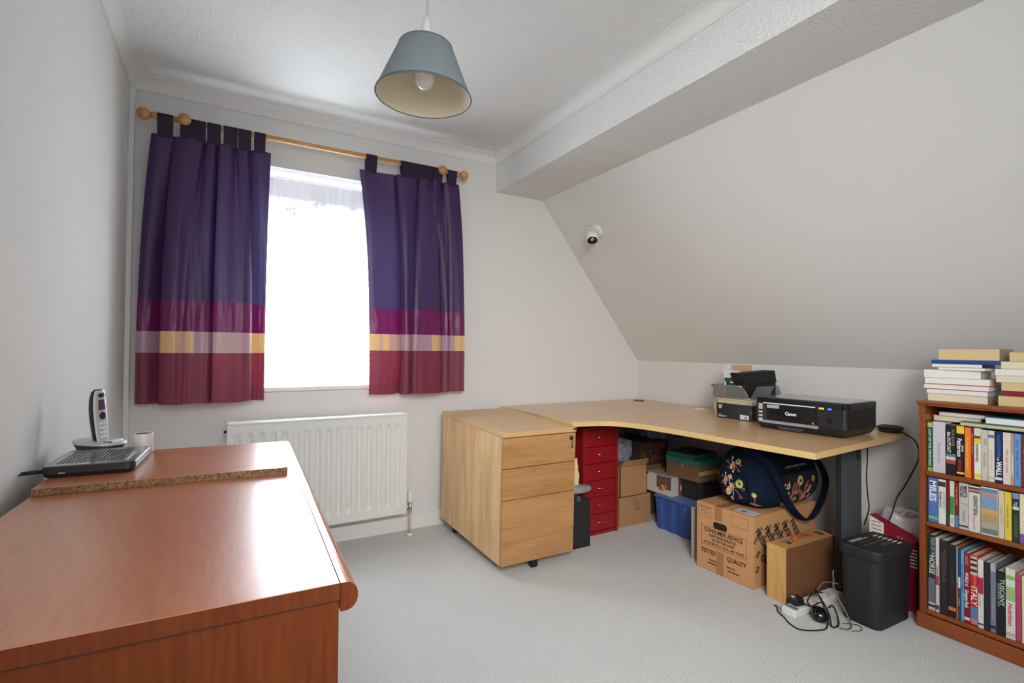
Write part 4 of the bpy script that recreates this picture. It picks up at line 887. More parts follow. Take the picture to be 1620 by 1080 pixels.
# little motifs along the top
for cx, cy in ((-0.10, -0.03), (-0.02, -0.045)):
    for k in range(4):
        a = 0.6 + k * 0.6; st('T', [(cx, cy), (cx + 0.02 * cos(a), cy + 0.014 * sin(a)), (cx + 0.035 * cos(a), cy + 0.028 * sin(a))] + spiral(cx + 0.036 * cos(a), cy + 0.032 * sin(a), 0.006, 0.9, a, 1), white_t if k % 2 else pink, 0.0013)
for k in range(10): st('F', [(-0.09 + 0.019 * k, 0.205 + 0.004 * (k % 2)), (-0.082 + 0.019 * k, 0.212), (-0.076 + 0.019 * k, 0.205 - 0.004 * (k % 2))], white_t if k % 3 else pink, 0.0014)
# end pocket motifs
def cluster(side, ca, cb, s):
    disc(q, side, ca - 0.022 * s, cb + 0.018 * s, 0.014 * s, 0.014 * s, lime, OF); disc(q, side, ca - 0.022 * s, cb + 0.018 * s, 0.004 * s, 0.004 * s, navy2, OF + 0.001)
    disc(q, side, ca + 0.012 * s, cb - 0.010 * s, 0.009 * s, 0.016 * s, mat('cream_thread', (0.80, 0.72, 0.50), 0.8), OF, 0.4); disc(q, side, ca + 0.002 * s, cb + 0.006 * s, 0.008 * s, 0.010 * s, gold, OF)
    for k in range(7):
        a = k * 0.9; st(side, [(ca, cb), (ca + 0.018 * s * cos(a), cb + 0.016 * s * sin(a)), (ca + 0.034 * s * cos(a + 0.25), cb + 0.030 * s * sin(a + 0.25))] + spiral(ca + 0.036 * s * cos(a + 0.3), cb + 0.032 * s * sin(a + 0.3), 0.007 * s, 0.8, a, 1), [pink, white_t, plum_t, pink][k % 4], 0.0014)
cluster('E', 0.016, 0.095, 1.5); cluster('E', 0.016, 0.208, 1.0); cluster('E', 0.052, 0.135, 0.75); cluster('F', -0.075, 0.055, 0.9)
st('E', [(-0.098, 0.030), (-0.085, 0.045), (-0.095, 0.065), (-0.082, 0.085), (-0.092, 0.100)], pink, 0.002); disc(q, 'E', -0.095, 0.085, 0.009, 0.011, lime, OF); disc(q, 'E', -0.078, 0.035, 0.014, 0.007, pink, OF, 0.5)
for b in (0.06, 0.105, 0.14): disc(q, 'E', 0.118, b, 0.004, 0.011, gold if b < .1 else pink, OF)
q.obj('bag_body', t)
q = M(); pp = []
for i in range(25): 
    a = 2 * pi * i / 24; p = onbag('E', 0.010 + 0.074 * (abs(cos(a)) ** 0.7) * (1 if cos(a) > 0 else -1), 0.092 + 0.072 * (abs(sin(a)) ** 0.7) * (1 if sin(a) > 0 else -1), 0.002)
    if p: pp.append(p)
q.tube(pp, 0.0022, navy2, 6, 1)
pp = [onbag('F', -0.20 + 0.40 * i / 20, 0.185 + 0.006 * sin(i), 0.001) for i in range(21)]; q.tube([p for p in pp if p], 0.003, navy2, 6, 1)
q.obj('piping', t)
q = M(); st_ = [(-0.215, -0.01, 0.290), (-0.205, -0.125, 0.245), (-0.175, -0.163, 0.155), (-0.105, -0.168, 0.050), (-0.035, -0.166, -0.015), (0.030, -0.164, -0.052), (0.090, -0.164, -0.056), (0.150, -0.164, -0.020), (0.200, -0.166, 0.050), (0.222, -0.162, 0.130), (0.212, -0.120, 0.215), (0.18, -0.04, 0.262)]
q.tube(st_, 0, navy, 10, 8, flat=(0.004, 0.021)); q.obj('shoulder_strap', t)
q = M(); q.tube([(-0.14, 0.03, 0.25), (-0.05, 0.03, 0.275), (0.06, 0.03, 0.272), (0.14, 0.02, 0.242)], 0, navy2, 8, 6, flat=(0.012, 0.003)); q.obj('carry_handle', t)
q = M(); blob(0.026, 0.018, 0.034, mat('maroon_cotton', (0.30, 0.07, 0.12), 0.85), q, 0.2, 30, 2, (0.276, -0.02, 0.165)); q.obj('maroon_tassel', t)

# ------------------------------------------------------------------ wooden case
t = thing('wooden_case', 'light wood case with orange leather handle standing on edge by the printed box', 'case', (2.144, 1.326, 0), RAD(-1.5))
cm = wood('light_beech_case', (0.84, 0.66, 0.40), (0.77, 0.58, 0.32), 'Z', rough=0.4, bandscale=20)
cs = wood('brown_hardboard', (0.50, 0.33, 0.21), (0.45, 0.29, 0.18), 'X', rough=0.6, bandscale=12)
ct = wood('light_case_top', (0.80, 0.62, 0.40), (0.71, 0.52, 0.32), 'X', rough=0.4, bandscale=12)
w_, d_, h_ = 0.367, 0.095, 0.241
q = M(); q.box(0, 0.002, 0, 0.010, 0.048, h_, cm, 0.001); q.box(0, 0.0495, 0, 0.010, d_ - 0.002, h_, cm, 0.001); q.box(w_ - 0.01, 0.002, 0, w_, d_ - 0.002, h_, cm, 0.001)
q.box(0.010, 0.002, h_ - 0.01, w_ - 0.01, d_ - 0.002, h_ - 0.0005, ct, 0.001); q.box(0.01, 0.002, 0, w_ - 0.01, d_ - 0.002, 0.01, ct); q.obj('frame', t)
q = M(); q.box(0.001, 0, 0.001, w_ - 0.001, 0.002, h_ - 0.001, cs); q.box(0.001, d_ - 0.002, 0.001, w_ - 0.001, d_, h_ - 0.001, cs); q.obj('side_board', t)
q = M(); q.tube([(0.125, 0.048, h_ + 0.001), (0.140, 0.048, h_ + 0.016), (0.185, 0.048, h_ + 0.019), (0.23, 0.048, h_ + 0.012), (0.25, 0.048, h_ + 0.001)], 0, mat('orange_leather', (0.72, 0.36, 0.22), 0.5), 10, 6, flat=(0.009, 0.0025)); q.box(0.110, 0.038, h_, 0.134, 0.058, h_ + 0.003, mat('orange_leather', (0.72, 0.36, 0.22), 0.5), 0.001); q.box(0.241, 0.038, h_, 0.262, 0.058, h_ + 0.003, mat('orange_leather', (0.72, 0.36, 0.22), 0.5), 0.001); q.obj('handle', t)
for xx in (0.058, 0.305):
    q = M(); q.box(xx, 0.030, h_, xx + 0.032, 0.066, h_ + 0.003, steel, 0.0008); q.box(xx + 0.008, 0.036, h_ + 0.003, xx + 0.024, 0.056, h_ + 0.006, steel, 0.001); q.obj('clasp', t)

# ------------------------------------------------------------------ shredder
t = thing('paper_shredder', 'black plastic paper shredder bin on the carpet beside the bookcase', 'shredder', (2.382, 1.088, 0), RAD(-2))
q = M(); slab(q, 0.252, 0.150, 0.036, [(0, 0.004), (0.006, 0.001), (0.262, -0.003), (0.266, -0.004)], black_mt, n=8); q.obj('waste_bin', t)
q = M(); slab(q, 0.270, 0.168, 0.036, [(0.262, 0.006), (0.272, 0.002), (0.276, 0.0), (0.302, 0.0), (0.309, 0.004), (0.311, 0.012)], black_mt, n=8)
q.box(-0.105, -0.006, 0.3108, 0.105, -0.0015, 0.3115, black_gl); q.box(-0.105, 0.010, 0.3108, 0.02, 0.022, 0.313, black_pl, 0.001); q.box(-0.03, -0.045, 0.311, 0.045, -0.025, 0.314, dark_metal, 0.001); head = q.obj('cutter_head', t)
q = M()
for i in range(6): 
    q.box(0.062 + 0.0, -0.058 + i * 0.0185, 0.3112, 0.088, -0.050 + i * 0.0185, 0.3122, white_t, 0.0004)
    q.lathe([(0, 0), (0.0035, 0), (0.0035, 0.0008), (0, 0.0008)], white_t, 10, loc=(0.060, -0.054 + i * 0.0185, 0.3112))
for yy, l in ((0.040, 0.12), (0.050, 0.09)):
    for k in range(int(l / 0.006)): q.box(-0.10 + k * 0.006, yy, 0.3112, -0.096 + k * 0.006, yy + 0.003 + 0.001 * (k % 3), 0.3117, white_t)
q.obj('warning_symbols', head)

# ------------------------------------------------------------------ carrier bags
t = thing('carrier_bag', 'crumpled white plastic carrier bag with red print behind the shredder', 'carrier bag', (2.740, 1.112, 0))
wp = mat('thin_white_polythene', (0.82, 0.80, 0.81), 0.25)
q = M(); blob(0.100, 0.118, 0.185, wp, q, 0.22, 10, 21, (0, 0, 0.185), flatten=0.002, crease=0.9, ex=4)
q.tube([(-0.06, 0.03, 0.33), (-0.03, 0.0, 0.385), (0.0, -0.05, 0.365), (0.02, -0.08, 0.33)], 0, wp, 10, 6, flat=(0.016, 0.003)); q.obj('bag', t)
t = thing('paper_carrier', 'maroon and white printed paper carrier showing above the shredder', 'paper bag', (2.560, 1.185, 0), RAD(-91))
ma_ = mat('maroon_print', (0.56, 0.05, 0.14), 0.5)
q = M(); q.prism([(-0.01, 0), (0.17, 0), (0.17, 0.300), (-0.01, 0.366)], 0, 0.05, ma_, 'Y'); q.prism([(-0.0095, 0.22), (0.048, 0.22), (0.048, 0.342), (-0.0095, 0.364)], -0.0008, 0, paper, 'Y')
for k in range(5): q.box(-0.004 + k * 0.002, -0.0016, 0.340 - k * 0.016, 0.036 + k * 0.002, -0.0008, 0.3425 - k * 0.016, ma_)
q.text('V', (0.100, -0.001, 0.280), X, Z, 0.034, mat('pink_print', (0.85, 0.5, 0.55), 0.6), bold=0.02)
for k in range(6): q.box(0.150, -0.0012, 0.19 + k * 0.014, 0.175, 0, 0.195 + k * 0.014, paper)
q.obj('bag', t)

# ------------------------------------------------------------------ extension lead & cables
t = thing('extension_lead', 'white multi-socket extension block lying on the carpet by the wooden case', 'extension lead', (2.060, 1.268, 0), RAD(-1))
q = M(); q.box(0, -0.030, 0, 0.36, 0.030, 0.032, white_pl, 0.006, 3); bd = q.obj('socket_block', t)
for k in range(3):
    q = M(); q.box(0.105 + k * 0.072, -0.024, 0.0322, 0.165 + k * 0.072, 0.024, 0.0335, white_pl, 0.0005)
    for a, b, c_, d in ((0.012, 0.008, 0.016, 0.017), (-0.008, -0.012, 0.0, -0.004), (-0.008, 0.008, 0.0, 0.014)): pass
    x = 0.135 + k * 0.072
    for sx, sy in ((0.012, 0), (-0.009, 0.011), (-0.009, -0.011)): q.box(x + sx - 0.004, sy - 0.002, 0.0335, x + sx + 0.004, sy + 0.002, 0.0339, black_pl)
    q.obj('socket', bd)
q = M(); slab(q, 0.055, 0.018, 0.0085, [(0, 0), (0.002, 0)], mat('grey_plastic', (0.45, 0.46, 0.49), 0.4)); q.obj('grey_panel', t, (0.026, 0.0, 0.0323), (0, 0, RAD(90)))
t = thing('mains_plug', 'black mains plug pushed into the white extension block', 'plug', (2.128, 1.272, 0.0342), RAD(-10))
q = M(); slab(q, 0.048, 0.040, 0.008, [(0, 0), (0.022, 0.0), (0.030, 0.006)], black_pl); q.obj('plug_body', t)
q = M(); q.box(-0.022, -0.003, 0.0301, -0.008, 0.010, 0.0312, white_pl); q.obj('white_label', t)
q = M(); q.tube([(0.015, -0.022, 0.012), (0.030, -0.045, 0.006), (0.05, -0.07, 0.03), (0.06, -0.085, 0.02)], 0.003, black_rb); q.obj('lead', t)
t = thing('power_adapter', 'rounded glossy black power adapter on the carpet beside the extension block', 'power adapter', (2.150, 1.190, 0), RAD(35))
q = M(); slab(q, 0.080, 0.058, 0.026, [(0, 0.010), (0.006, 0.003), (0.016, 0), (0.030, 0.001), (0.040, 0.007), (0.044, 0.016)], black_gl, True, 8); slab(q, 0.083, 0.061, 0.027, [(0.0205, 0), (0.0225, 0)], black_pl, False, 8); q.obj('adapter_body', t)
t = thing('black_cable_bundle', 'tangle of black cables looping on the carpet beside the shredder', 'cable', (2.15, 1.2, 0)); q = M()
def cab(pts, r=0.0028, m=black_rb): q.tube([(a - 2.15, b - 1.2, c) for a, b, c in pts], r, m, 8, 8)
cab([(2.086, 1.345, 0.006), (2.092, 1.335, 0.004), (2.045, 1.300, 0.010), (2.035, 1.27, 0.004), (2.005, 1.225, 0.004), (2.000, 1.180, 0.004), (2.05, 1.145, 0.004), (2.10, 1.135, 0.004), (2.14, 1.15, 0.02)])
cab([(2.236, 1.250, 0.05), (2.176, 1.220, 0.106), (2.174, 1.205, 0.087), (2.165, 1.175, 0.060), (2.15, 1.150, 0.035), (2.130, 1.130, 0.006), (2.150, 1.120, 0.005), (2.180, 1.13, 0.010), (2.20, 1.150, 0.035), (2.21, 1.17, 0.05), (2.22, 1.19, 0.03)], 0.0034)
cab([(2.228, 1.222, 0.079), (2.171, 1.212, 0.097), (2.115, 1.200, 0.107), (2.087, 1.200, 0.094), (2.085, 1.200, 0.080), (2.103, 1.200, 0.065)], 0.003)
cab([(2.168, 1.213, 0.110), (2.155, 1.192, 0.090), (2.148, 1.172, 0.062), (2.140, 1.150, 0.035), (2.12, 1.14, 0.02)], 0.003)
cab([(2.20, 1.125, 0.003), (2.24, 1.085, 0.003), (2.21, 1.06, 0.003), (2.17, 1.075, 0.003)], 0.0013)
q.obj('cables', t)
t = thing('grey_cable', 'grey cable arching up beside the shredder', 'cable', (2.25, 1.2, 0)); q = M()
gc = mat('grey_cable_sheath', (0.42, 0.40, 0.39), 0.5)
def cab2(pts, r=0.0032): q.tube([(a - 2.25, b - 1.2, c) for a, b, c in pts], r, gc, 8, 8)
cab2([(2.181, 1.230, 0.078), (2.220, 1.232, 0.094), (2.262, 1.235, 0.108), (2.300, 1.225, 0.105), (2.325, 1.205, 0.100)])
cab2([(2.285, 1.205, 0.168), (2.271, 1.200, 0.154), (2.276, 1.200, 0.130), (2.255, 1.190, 0.112), (2.245, 1.165, 0.075), (2.235, 1.130, 0.035), (2.205, 1.095, 0.006), (2.165, 1.090, 0.004), (2.150, 1.110, 0.004)])
q.obj('cable', t)

# ------------------------------------------------------------------ printer
t = thing('inkjet_printer', 'glossy black all-in-one inkjet printer on the desk', 'printer', (2.505, 1.412, DZ + 0.0005), RAD(-90 + 3.2))
w_, d_, h_ = 0.424, 0.300, 0.157
q = M()
slab(q, w_, d_, 0.022, [(0.004, 0.022), (0.018, 0.010), (0.036, 0.001), (0.040, 0.0), (h_ - 0.030, 0.0)], black_pl, False, 5)
q.box(-w_ / 2 + 0.03, -d_ / 2 + 0.04, 0, -w_ / 2 + 0.07, -d_ / 2 + 0.08, 0.006, black_rb); q.box(w_ / 2 - 0.07, -d_ / 2 + 0.04, 0, w_ / 2 - 0.03, -d_ / 2 + 0.08, 0.006, black_rb); q.box(-0.02, d_ / 2 - 0.06, 0, 0.02, d_ / 2 - 0.03, 0.006, black_rb)
q.obj('body', t)
q = M(); slab(q, w_ + 0.002, d_ + 0.002, 0.020, [(h_ - 0.0295, 0.0), (h_ - 0.008, 0.0), (h_ - 0.002, 0.003), (h_, 0.012)], black_gl, False, 5); q.obj('scanner_lid', t)
yf = -d_ / 2
q = M(); q.box(-0.150, yf - 0.004, 0.046, 0.085, yf + 0.002, h_ - 0.034, black_gl, 0.002); q.text('Canon', (-0.030, yf - 0.0046, 0.078), X, Z, 0.022, mat('white_logo', (0.92, 0.92, 0.92), 0.4), bold=0.03, align='CENTER', fitx=0.052)
q.box(0.070, yf - 0.0050, 0.050, 0.074, yf - 0.004, 0.058, white_t); q.obj('output_door', t)
q = M(); q.box(-0.165, yf - 0.006, h_ - 0.0315, 0.080, yf - 0.000, h_ - 0.0265, mat('bright_silver_plastic', (0.88, 0.89, 0.90), 0.2), 0.001); q.obj('silver_trim', t)
q = M(); q.box(-0.170, yf - 0.006, 0.030, 0.095, yf - 0.0005, 0.0445, mat('dark_silver_plastic', (0.62, 0.63, 0.66), 0.22, metal=0.3), 0.002); q.obj('lower_trim', t)
q = M(); q.box(-0.145, yf - 0.0052, h_ - 0.052, -0.085, yf - 0.004, h_ - 0.036, mat('pale_window_film', (0.66, 0.68, 0.70), 0.2), 0.0004); q.obj('tinted_window', t)
q = M(); 
for a, b in ((h_ - 0.062, h_ - 0.034), (h_ - 0.080, h_ - 0.070), (h_ - 0.098, h_ - 0.088), (0.034, 0.052)): q.box(-0.190, yf - 0.003, a, -0.170, yf + 0.001, b, silver_pl, 0.001)
q.obj('card_slots', t)
q = M(); q.box(0.095, yf - 0.003, 0.045, 0.125, yf + 0.001, h_ - 0.036, black_pl, 0.002); q.box(0.132, yf - 0.003, 0.060, 0.150, yf + 0.001, 0.085, black_gl, 0.002); q.obj('cover_panel', t)
q = M(); q.box(0.098, yf - 0.0035, h_ - 0.034, 0.104, yf - 0.0002, h_ - 0.028, mat('orange_led', (1.0, 0.55, 0.12), 0.5, emit=4)); q.box(0.110, yf - 0.0035, h_ - 0.034, 0.116, yf - 0.0002, h_ - 0.028, mat('orange_led', (1.0, 0.55, 0.12), 0.5, emit=4)); q.box(0.135, yf - 0.0035, h_ - 0.0345, 0.150, yf - 0.0002, h_ - 0.028, mat('blue_led', (0.12, 0.35, 1.0), 0.5, emit=3)); q.obj('indicator_lights', t)
q = M(); q.prism([(-0.085, 0.004), (0.010, 0.004), (0.030, 0.020), (-0.105, 0.020)], yf + 0.006, yf + 0.018, dark_metal, 'Y'); q.obj('cassette_handle', t)
t = thing('printer_cable', 'black power cable from the printer looping over the desk edge', 'cable', (2.65, 1.15, DZ)); q = M()
def cab3(pts): q.tube([(a - 2.65, b - 1.15, c - DZ) for a, b, c in pts], 0.0032, black_rb, 8, 8)
cab3([(2.675, 1.262, 0.742), (2.71, 1.225, 0.748), (2.76, 1.17, 0.735), (2.80, 1.115, 0.69), (2.80, 1.10, 0.62), (2.76, 1.11, 0.55), (2.71, 1.12, 0.49), (2.65, 1.125, 0.445), (2.61, 1.13, 0.37), (2.57, 1.14, 0.315)])
q.obj('cable', t)
t = thing('hanging_cable', 'thin black cable hanging from under the desk beside its leg', 'cable', (2.72, 1.25, 0)); q = M(); q.tube([(-0.02, 0.02, 0.690), (-0.02, 0.018, 0.60), (-0.035, 0.015, 0.50), (-0.035, 0.01, 0.42), (-0.05, -0.002, 0.36), (-0.12, -0.015, 0.30)], 0.0028, black_rb, 8, 8); q.obj('cable', t)
t = thing('round_charger_dock', 'low round black plastic dish on the right end of the desk', 'charging dock', (2.800, 1.215, DZ))
q = M(); q.lathe([(0, 0), (0.040, 0), (0.049, 0.006), (0.052, 0.020), (0.050, 0.028), (0.044, 0.030), (0.038, 0.024), (0, 0.022)], black_pl, 40); q.obj('dish', t)
t = thing('white_cable_loop', 'small loop of white cable on the desk near the wall', 'cable', (2.72, 2.25, DZ)); q = M(); q.tube([(0.12, -0.10, 0.003), (0.05, -0.03, 0.003), (0.0, 0.05, 0.003), (-0.03, 0.02, 0.003), (0.0, -0.07, 0.003), (0.06, -0.14, 0.003), (0.02, -0.19, 0.003)], 0.0022, white_pl, 8, 8); q.obj('cable', t)

# ------------------------------------------------------------------ paper pile, tray and what it holds
t = thing('gloss_box', 'black glossy box with small white lettering on the desk left of the printer', 'box', (2.498, 1.958, DZ + 0.0004), RAD(-90 + 0.7))
q = M(); w_, d_, h_ = 0.219, 0.24, 0.084
q.box(0, 0, 0, w_, d_, h_, mat('blue_black_gloss_card', (0.085, 0.105, 0.135), 0.22), 0.002)
wl = mat('white_print', (0.88, 0.89, 0.90), 0.5)
q.text('A3', (0.008, -0.0006, h_ - 0.022), X, Z, 0.020, wl, bold=0.02); q.box(0.010, -0.0006, h_ - 0.030, 0.024, 0, h_ - 0.026, wl)
for z_, l in ((0.020, 0.028), (0.012, 0.058), (0.008, 0.048)): 
    for k in range(int(l / 0.0042)): q.box(0.008 + k * 0.0042, -0.0005, z_, 0.0108 + k * 0.0042, 0, z_ + 0.0026, wl)
q.box(0.146, -0.0008, 0.006, 0.200, 0, 0.030, wl); 
for k in range(9): q.box(0.172 + k * 0.0018, -0.0010, 0.010, 0.173 + k * 0.0018, -0.0008, 0.022, black_pl)
q.box(0.150, -0.0010, 0.018, 0.162, -0.0008, 0.020, black_pl); q.obj('box_body', t)
t = thing('paper_folder', 'pile of cream paper folders lying on the black box under the wire tray', 'folder', (2.505, 1.995, DZ + 0.0845), RAD(-90))
q = M(); random.seed(7)
for k in range(7):
    o = random.uniform(-0.004, 0.004); q.box(0.030 + o, 0.004 + o, k * 0.0042, 0.255 + o, 0.27 + o, k * 0.0042 + 0.0036, [cream_p, cream_p, paper, cream_p, mat('lilac_paper', (0.76, 0.70, 0.76), 0.7), cream_p, cream_p][k], 0.0008, 1)
q.obj('sheets', t)
q = M(); q.grid(lambda u, v: Vector((0.032 - 0.030 * sin(min(1, u * 1.6) * pi / 2) + 0.012 * u ** 3, 0.006 + 0.26 * v, 0.030 - 0.105 * u ** 1.3 + 0.002)), 14, 4, cream_p)
q.obj('drooping_cover', t)
TZ = DZ + 0.0845 + 0.031
t = thing('wire_letter_tray', 'silver wire-mesh letter tray piled on the folders beside the printer', 'letter tray', (2.490, 1.995, TZ), RAD(-90 + 1))
mesh_m = clear_film('silver_mesh', (0.62, 0.63, 0.64), 0.62, 0.35); mesh_m.node_tree.nodes['Principled BSDF'].inputs['Metallic'].default_value = 0.7
w_, d_, h_ = 0.25, 0.32, 0.072
q = M(); q.quad([(0.01, 0.01, 0.004), (w_ - 0.01, 0.01, 0.004), (w_ - 0.01, d_, 0.004), (0.01, d_, 0.004)], mesh_m)
q.quad([(0.01, 0.01, 0.004), (0.01, d_, 0.004), (0, d_, h_), (0, 0, h_)], mesh_m)
q.quad([(w_ - 0.01, 0.01, 0.004), (w_ - 0.01, d_, 0.004), (w_, d_ - 0.06, h_), (w_, 0.06, h_)], mesh_m)
q.quad([(0.01, 0.01, 0.004), (w_ - 0.01, 0.01, 0.004), (w_ - 0.052, 0.0, h_), (0, 0, h_)], mesh_m)
q.quad([(0.01, d_, 0.004), (w_ - 0.01, d_, 0.004), (w_ - 0.05, d_, h_), (0, d_, h_)], mesh_m); q.obj('mesh_panels', t)
q = M(); r = 0.0022
for pts in [[(0, 0, h_), (w_ - 0.052, 0, h_), (w_ - 0.008, 0.008, 0.004)], [(0, d_, h_), (w_ - 0.05, d_, h_), (w_ - 0.008, d_, 0.004)], [(0, 0, h_), (0, d_, h_)], [(0.01, 0.01, 0.004), (w_ - 0.008, 0.008, 0.004)], [(w_ - 0.008, 0.008, 0.004), (w_ - 0.008, d_, 0.004)], [(0.01, 0.01, 0.004), (0.01, d_, 0.004)], [(0, 0, h_), (0.01, 0.01, 0.004)], [(0, d_, h_), (0.01, d_, 0.004)], [(0.01, d_, 0.004), (w_ - 0.008, d_, 0.004)]]:
    for a, b in zip(pts, pts[1:]): q.cyl(a, b, r, steel, 8)
q.obj('wire_frame', t)
t = thing('black_file_box', 'black card file box tilted in the wire tray', 'file box', (2.515, 1.795, TZ + 0.006), (0, RAD(-1), RAD(-13)))
bk = mat('black_leatherette', (0.065, 0.065, 0.07), 0.55)
q = M(); q.box(0, 0, 0, 0.215, 0.085, 0.080, bk, 0.003); q.obj('box_body', t)
q = M(); q.prism([(-0.004, 0.081), (0.218, 0.081), (0.205, 0.150), (-0.024, 0.138)], -0.004, 0.083, bk, 'Y'); q.box(0.055, -0.005, 0.082, 0.060, -0.004, 0.138, black_gl); q.obj('lid', t)
t = thing('brown_envelope', 'brown envelope edge sticking up behind the black file box', 'envelope', (2.625, 1.925, TZ + 0.006), RAD(-78)); q = M(); q.box(-0.03, 0, 0, 0.085, 0.003, 0.180, mat('manila', (0.74, 0.60, 0.47), 0.8), 0.0006, 1); q.obj('envelope', t)
t = thing('green_and_white_carton', 'small white and dark green carton standing in the wire tray', 'box', (2.525, 1.930, TZ + 0.006), RAD(-84)); q = M(); q.box(0, 0, 0, 0.090, 0.030, 0.108, mat('dark_green_card', (0.04, 0.25, 0.20), 0.5), 0.001)
q.prism([(0.0, 0.1085), (0.090, 0.1085), (0.070, 0.150), (-0.016, 0.158)], -0.002, 0.030, mat('pale_grey_card', (0.80, 0.80, 0.83), 0.5), 'Y'); q.box(0.0, -0.001, 0.0, 0.008, 0, 0.085, paper); q.box(0.035, -0.0012, 0.080, 0.062, 0, 0.087, wl); q.obj('carton', t)
t = thing('clear_light_bulb', 'clear glass light bulb standing in the wire tray against the wall', 'light bulb', (2.60, 1.975, TZ + 0.006))
gl = bpy.data.materials.new('clear_bulb_glass'); gl.use_nodes = True; b_ = gl.node_tree.nodes['Principled BSDF']; nt = gl.node_tree
b_.inputs['Base Color'].default_value = (0.9, 0.92, 0.95, 1); b_.inputs['Roughness'].default_value = 0.03; b_.inputs['Specular IOR Level'].default_value = 1.0
lw = nt.nodes.new('ShaderNodeLayerWeight'); lw.inputs[0].default_value = 0.35; tr = nt.nodes.new('ShaderNodeBsdfTransparent'); mx = nt.nodes.new('ShaderNodeMixShader')
nt.links.new(lw.outputs['Facing'], mx.inputs[0]); nt.links.new(tr.outputs[0], mx.inputs[1]); nt.links.new(b_.outputs[0], mx.inputs[2]); nt.links.new(mx.outputs[0], nt.nodes['Material Output'].inputs['Surface'])
q = M(); pr = [(0.012, 0.112), (0.0135, 0.122)] + [(0.027 * cos(-1.0 + i / 10 * 2.57), 0.156 + 0.027 * sin(-1.0 + i / 10 * 2.57)) for i in range(11)]; q.lathe(pr, gl, 28); q.obj('glass_envelope', t)
q = M(); q.lathe([(0, 0), (0.005, 0), (0.011, 0.004), (0.0115, 0.112), (0.0125, 0.114)], white_pl, 20); q.cyl((0, 0, 0.114), (0, 0, 0.144), 0.0026, black_pl, 8); q.tube([(-0.006, 0, 0.144), (0, 0, 0.151), (0.006, 0, 0.144)], 0.0006, black_pl, 5, 4); q.obj('cap', t)

# ================================================================== BOOKCASE
BXF, BY0 = 2.462, 0.95       # local x = BY0 - y ; local y = x - BXF ; rotz -90
BCD = 0.235; BCL = 0.43
bc = thing('bookcase', 'reddish-brown pine three-shelf bookcase by the low wall, packed with books', 'bookcase', (BXF, BY0, 0), RAD(-90))
q = M(); q.box(-0.018, 0, 0.0, 0.004, BCD, 0.887, pine_v, 0.002); q.obj('side_panel', bc)
q = M(); q.box(BCL - 0.004, 0, 0.0, BCL + 0.018, BCD, 0.887, pine_v, 0.002); q.obj('side_panel', bc)
q = M(); q.box(-0.022, -0.014, 0.894, BCL + 0.022, BCD, 0.907, pine, 0.003, 3); q.prism([(-0.014, 0.8875), (-0.007, 0.8875), (-0.014, 0.8938)], 0, 0.001, pine) if False else None
q.box(-0.020, -0.008, 0.8875, BCL + 0.020, BCD, 0.894, pine, 0.002); q.obj('top', bc)
for z_ in (0.625, 0.425):
    q = M(); q.box(0.0045, 0.002, z_ - 0.018, BCL - 0.0045, BCD - 0.007, z_ - 0.0005, pine, 0.003); q.obj('shelf', bc)
q = M(); q.box(0.0045, 0.002, 0.058, BCL - 0.0045, BCD - 0.007, 0.0745, pine, 0.002); q.obj('shelf', bc)
q = M(); q.box(-0.024, -0.010, 0.0, BCL + 0.024, -0.0005, 0.058, pine, 0.003); q.box(-0.024, -0.0005, 0.0, -0.0185, BCD, 0.058, pine, 0.002); q.obj('plinth', bc)
q = M(); q.box(0.0045, BCD - 0.0065, 0.01, BCL - 0.0045, BCD, 0.887, pine_v); q.obj('back_panel', bc)

bn = [0]
def ctint(c): return mat('cover_%02d%02d%02d' % tuple(int(v * 99) for v in c), c, 0.38, spec=0.45)
def book(label, x, w, h, z, c, texts=(), d=0.13, group=None, blocks=(), y=0.014, pages=None, lean=0.0, hard=False, band=None):
    """upright book: spine faces local -Y. texts: (string, zfrac_start, size, colour, length, bold, xfrac)"""
    o = thing('book', label, 'book', (BXF + y, BY0 - x, z), (0, RAD(0), RAD(-90)), group)
    o.rotation_euler = (RAD(lean), 0, RAD(-90)) if False else (0, 0, RAD(-90))
    cm_ = ctint(c); w -= 0.0009
    q = M(); tk = 0.0012 if not hard else 0.0022
    q.box(0, 0, 0, w, tk, h, cm_, min(0.0005, tk / 3), 1); q.box(0, tk, 0, tk, d, h, cm_); q.box(w - tk, tk, 0, w, d, h, cm_)
    for bi, (z0, z1, cc) in enumerate(blocks): q.box(0.0003 + 0.0001 * bi, -0.0002 - 0.00008 * bi, z0 * h, w - 0.0003 - 0.0001 * bi, 0.0, z1 * h, ctint(cc))
    for (s_, zf, size, cc, ln, bo, xf) in texts:
        # reads top to bottom: reading dir -Z, glyph up = -Xlocal flipped
        q.text(s_, (xf * w, -0.0009, zf * h), (0, 0, -1), (1, 0, 0), size, ctint(cc), fitx=ln * h, bold=bo, depth=0.0002)
    q.obj('cover', o)
    q = M(); q.box(tk + 0.0001, tk + 0.0001, 0.002, w - tk - 0.0001, d - 0.003, h - 0.003, pages or pages_m); q.obj('pages', o)
    return o
W1 = (0.92, 0.92, 0.90); K1 = (0.10, 0.10, 0.11)
Z1s, Z2s, Z3s = 0.6252, 0.4252, 0.0752
G1, G2, G3 = 'paperbacks upright on the top shelf', 'paperbacks upright on the middle shelf', 'books upright on the bottom shelf'
Cm = (0.87, 0.85, 0.80); Rd = (0.60, 0.10, 0.18)
book('green paperback with white lettering at the far left of the top shelf', 0.0065, 0.0175, 0.195, Z1s, (0.10, 0.38, 0.22), [('LAST OF THE CENTURIES', 0.86, 0.011, W1, 0.75, 0.01, 0.25)], blocks=((0, 0.08, (0.55, 0.70, 0.35)), (0.90, 1.0, (0.70, 0.72, 0.45))), group=G1)
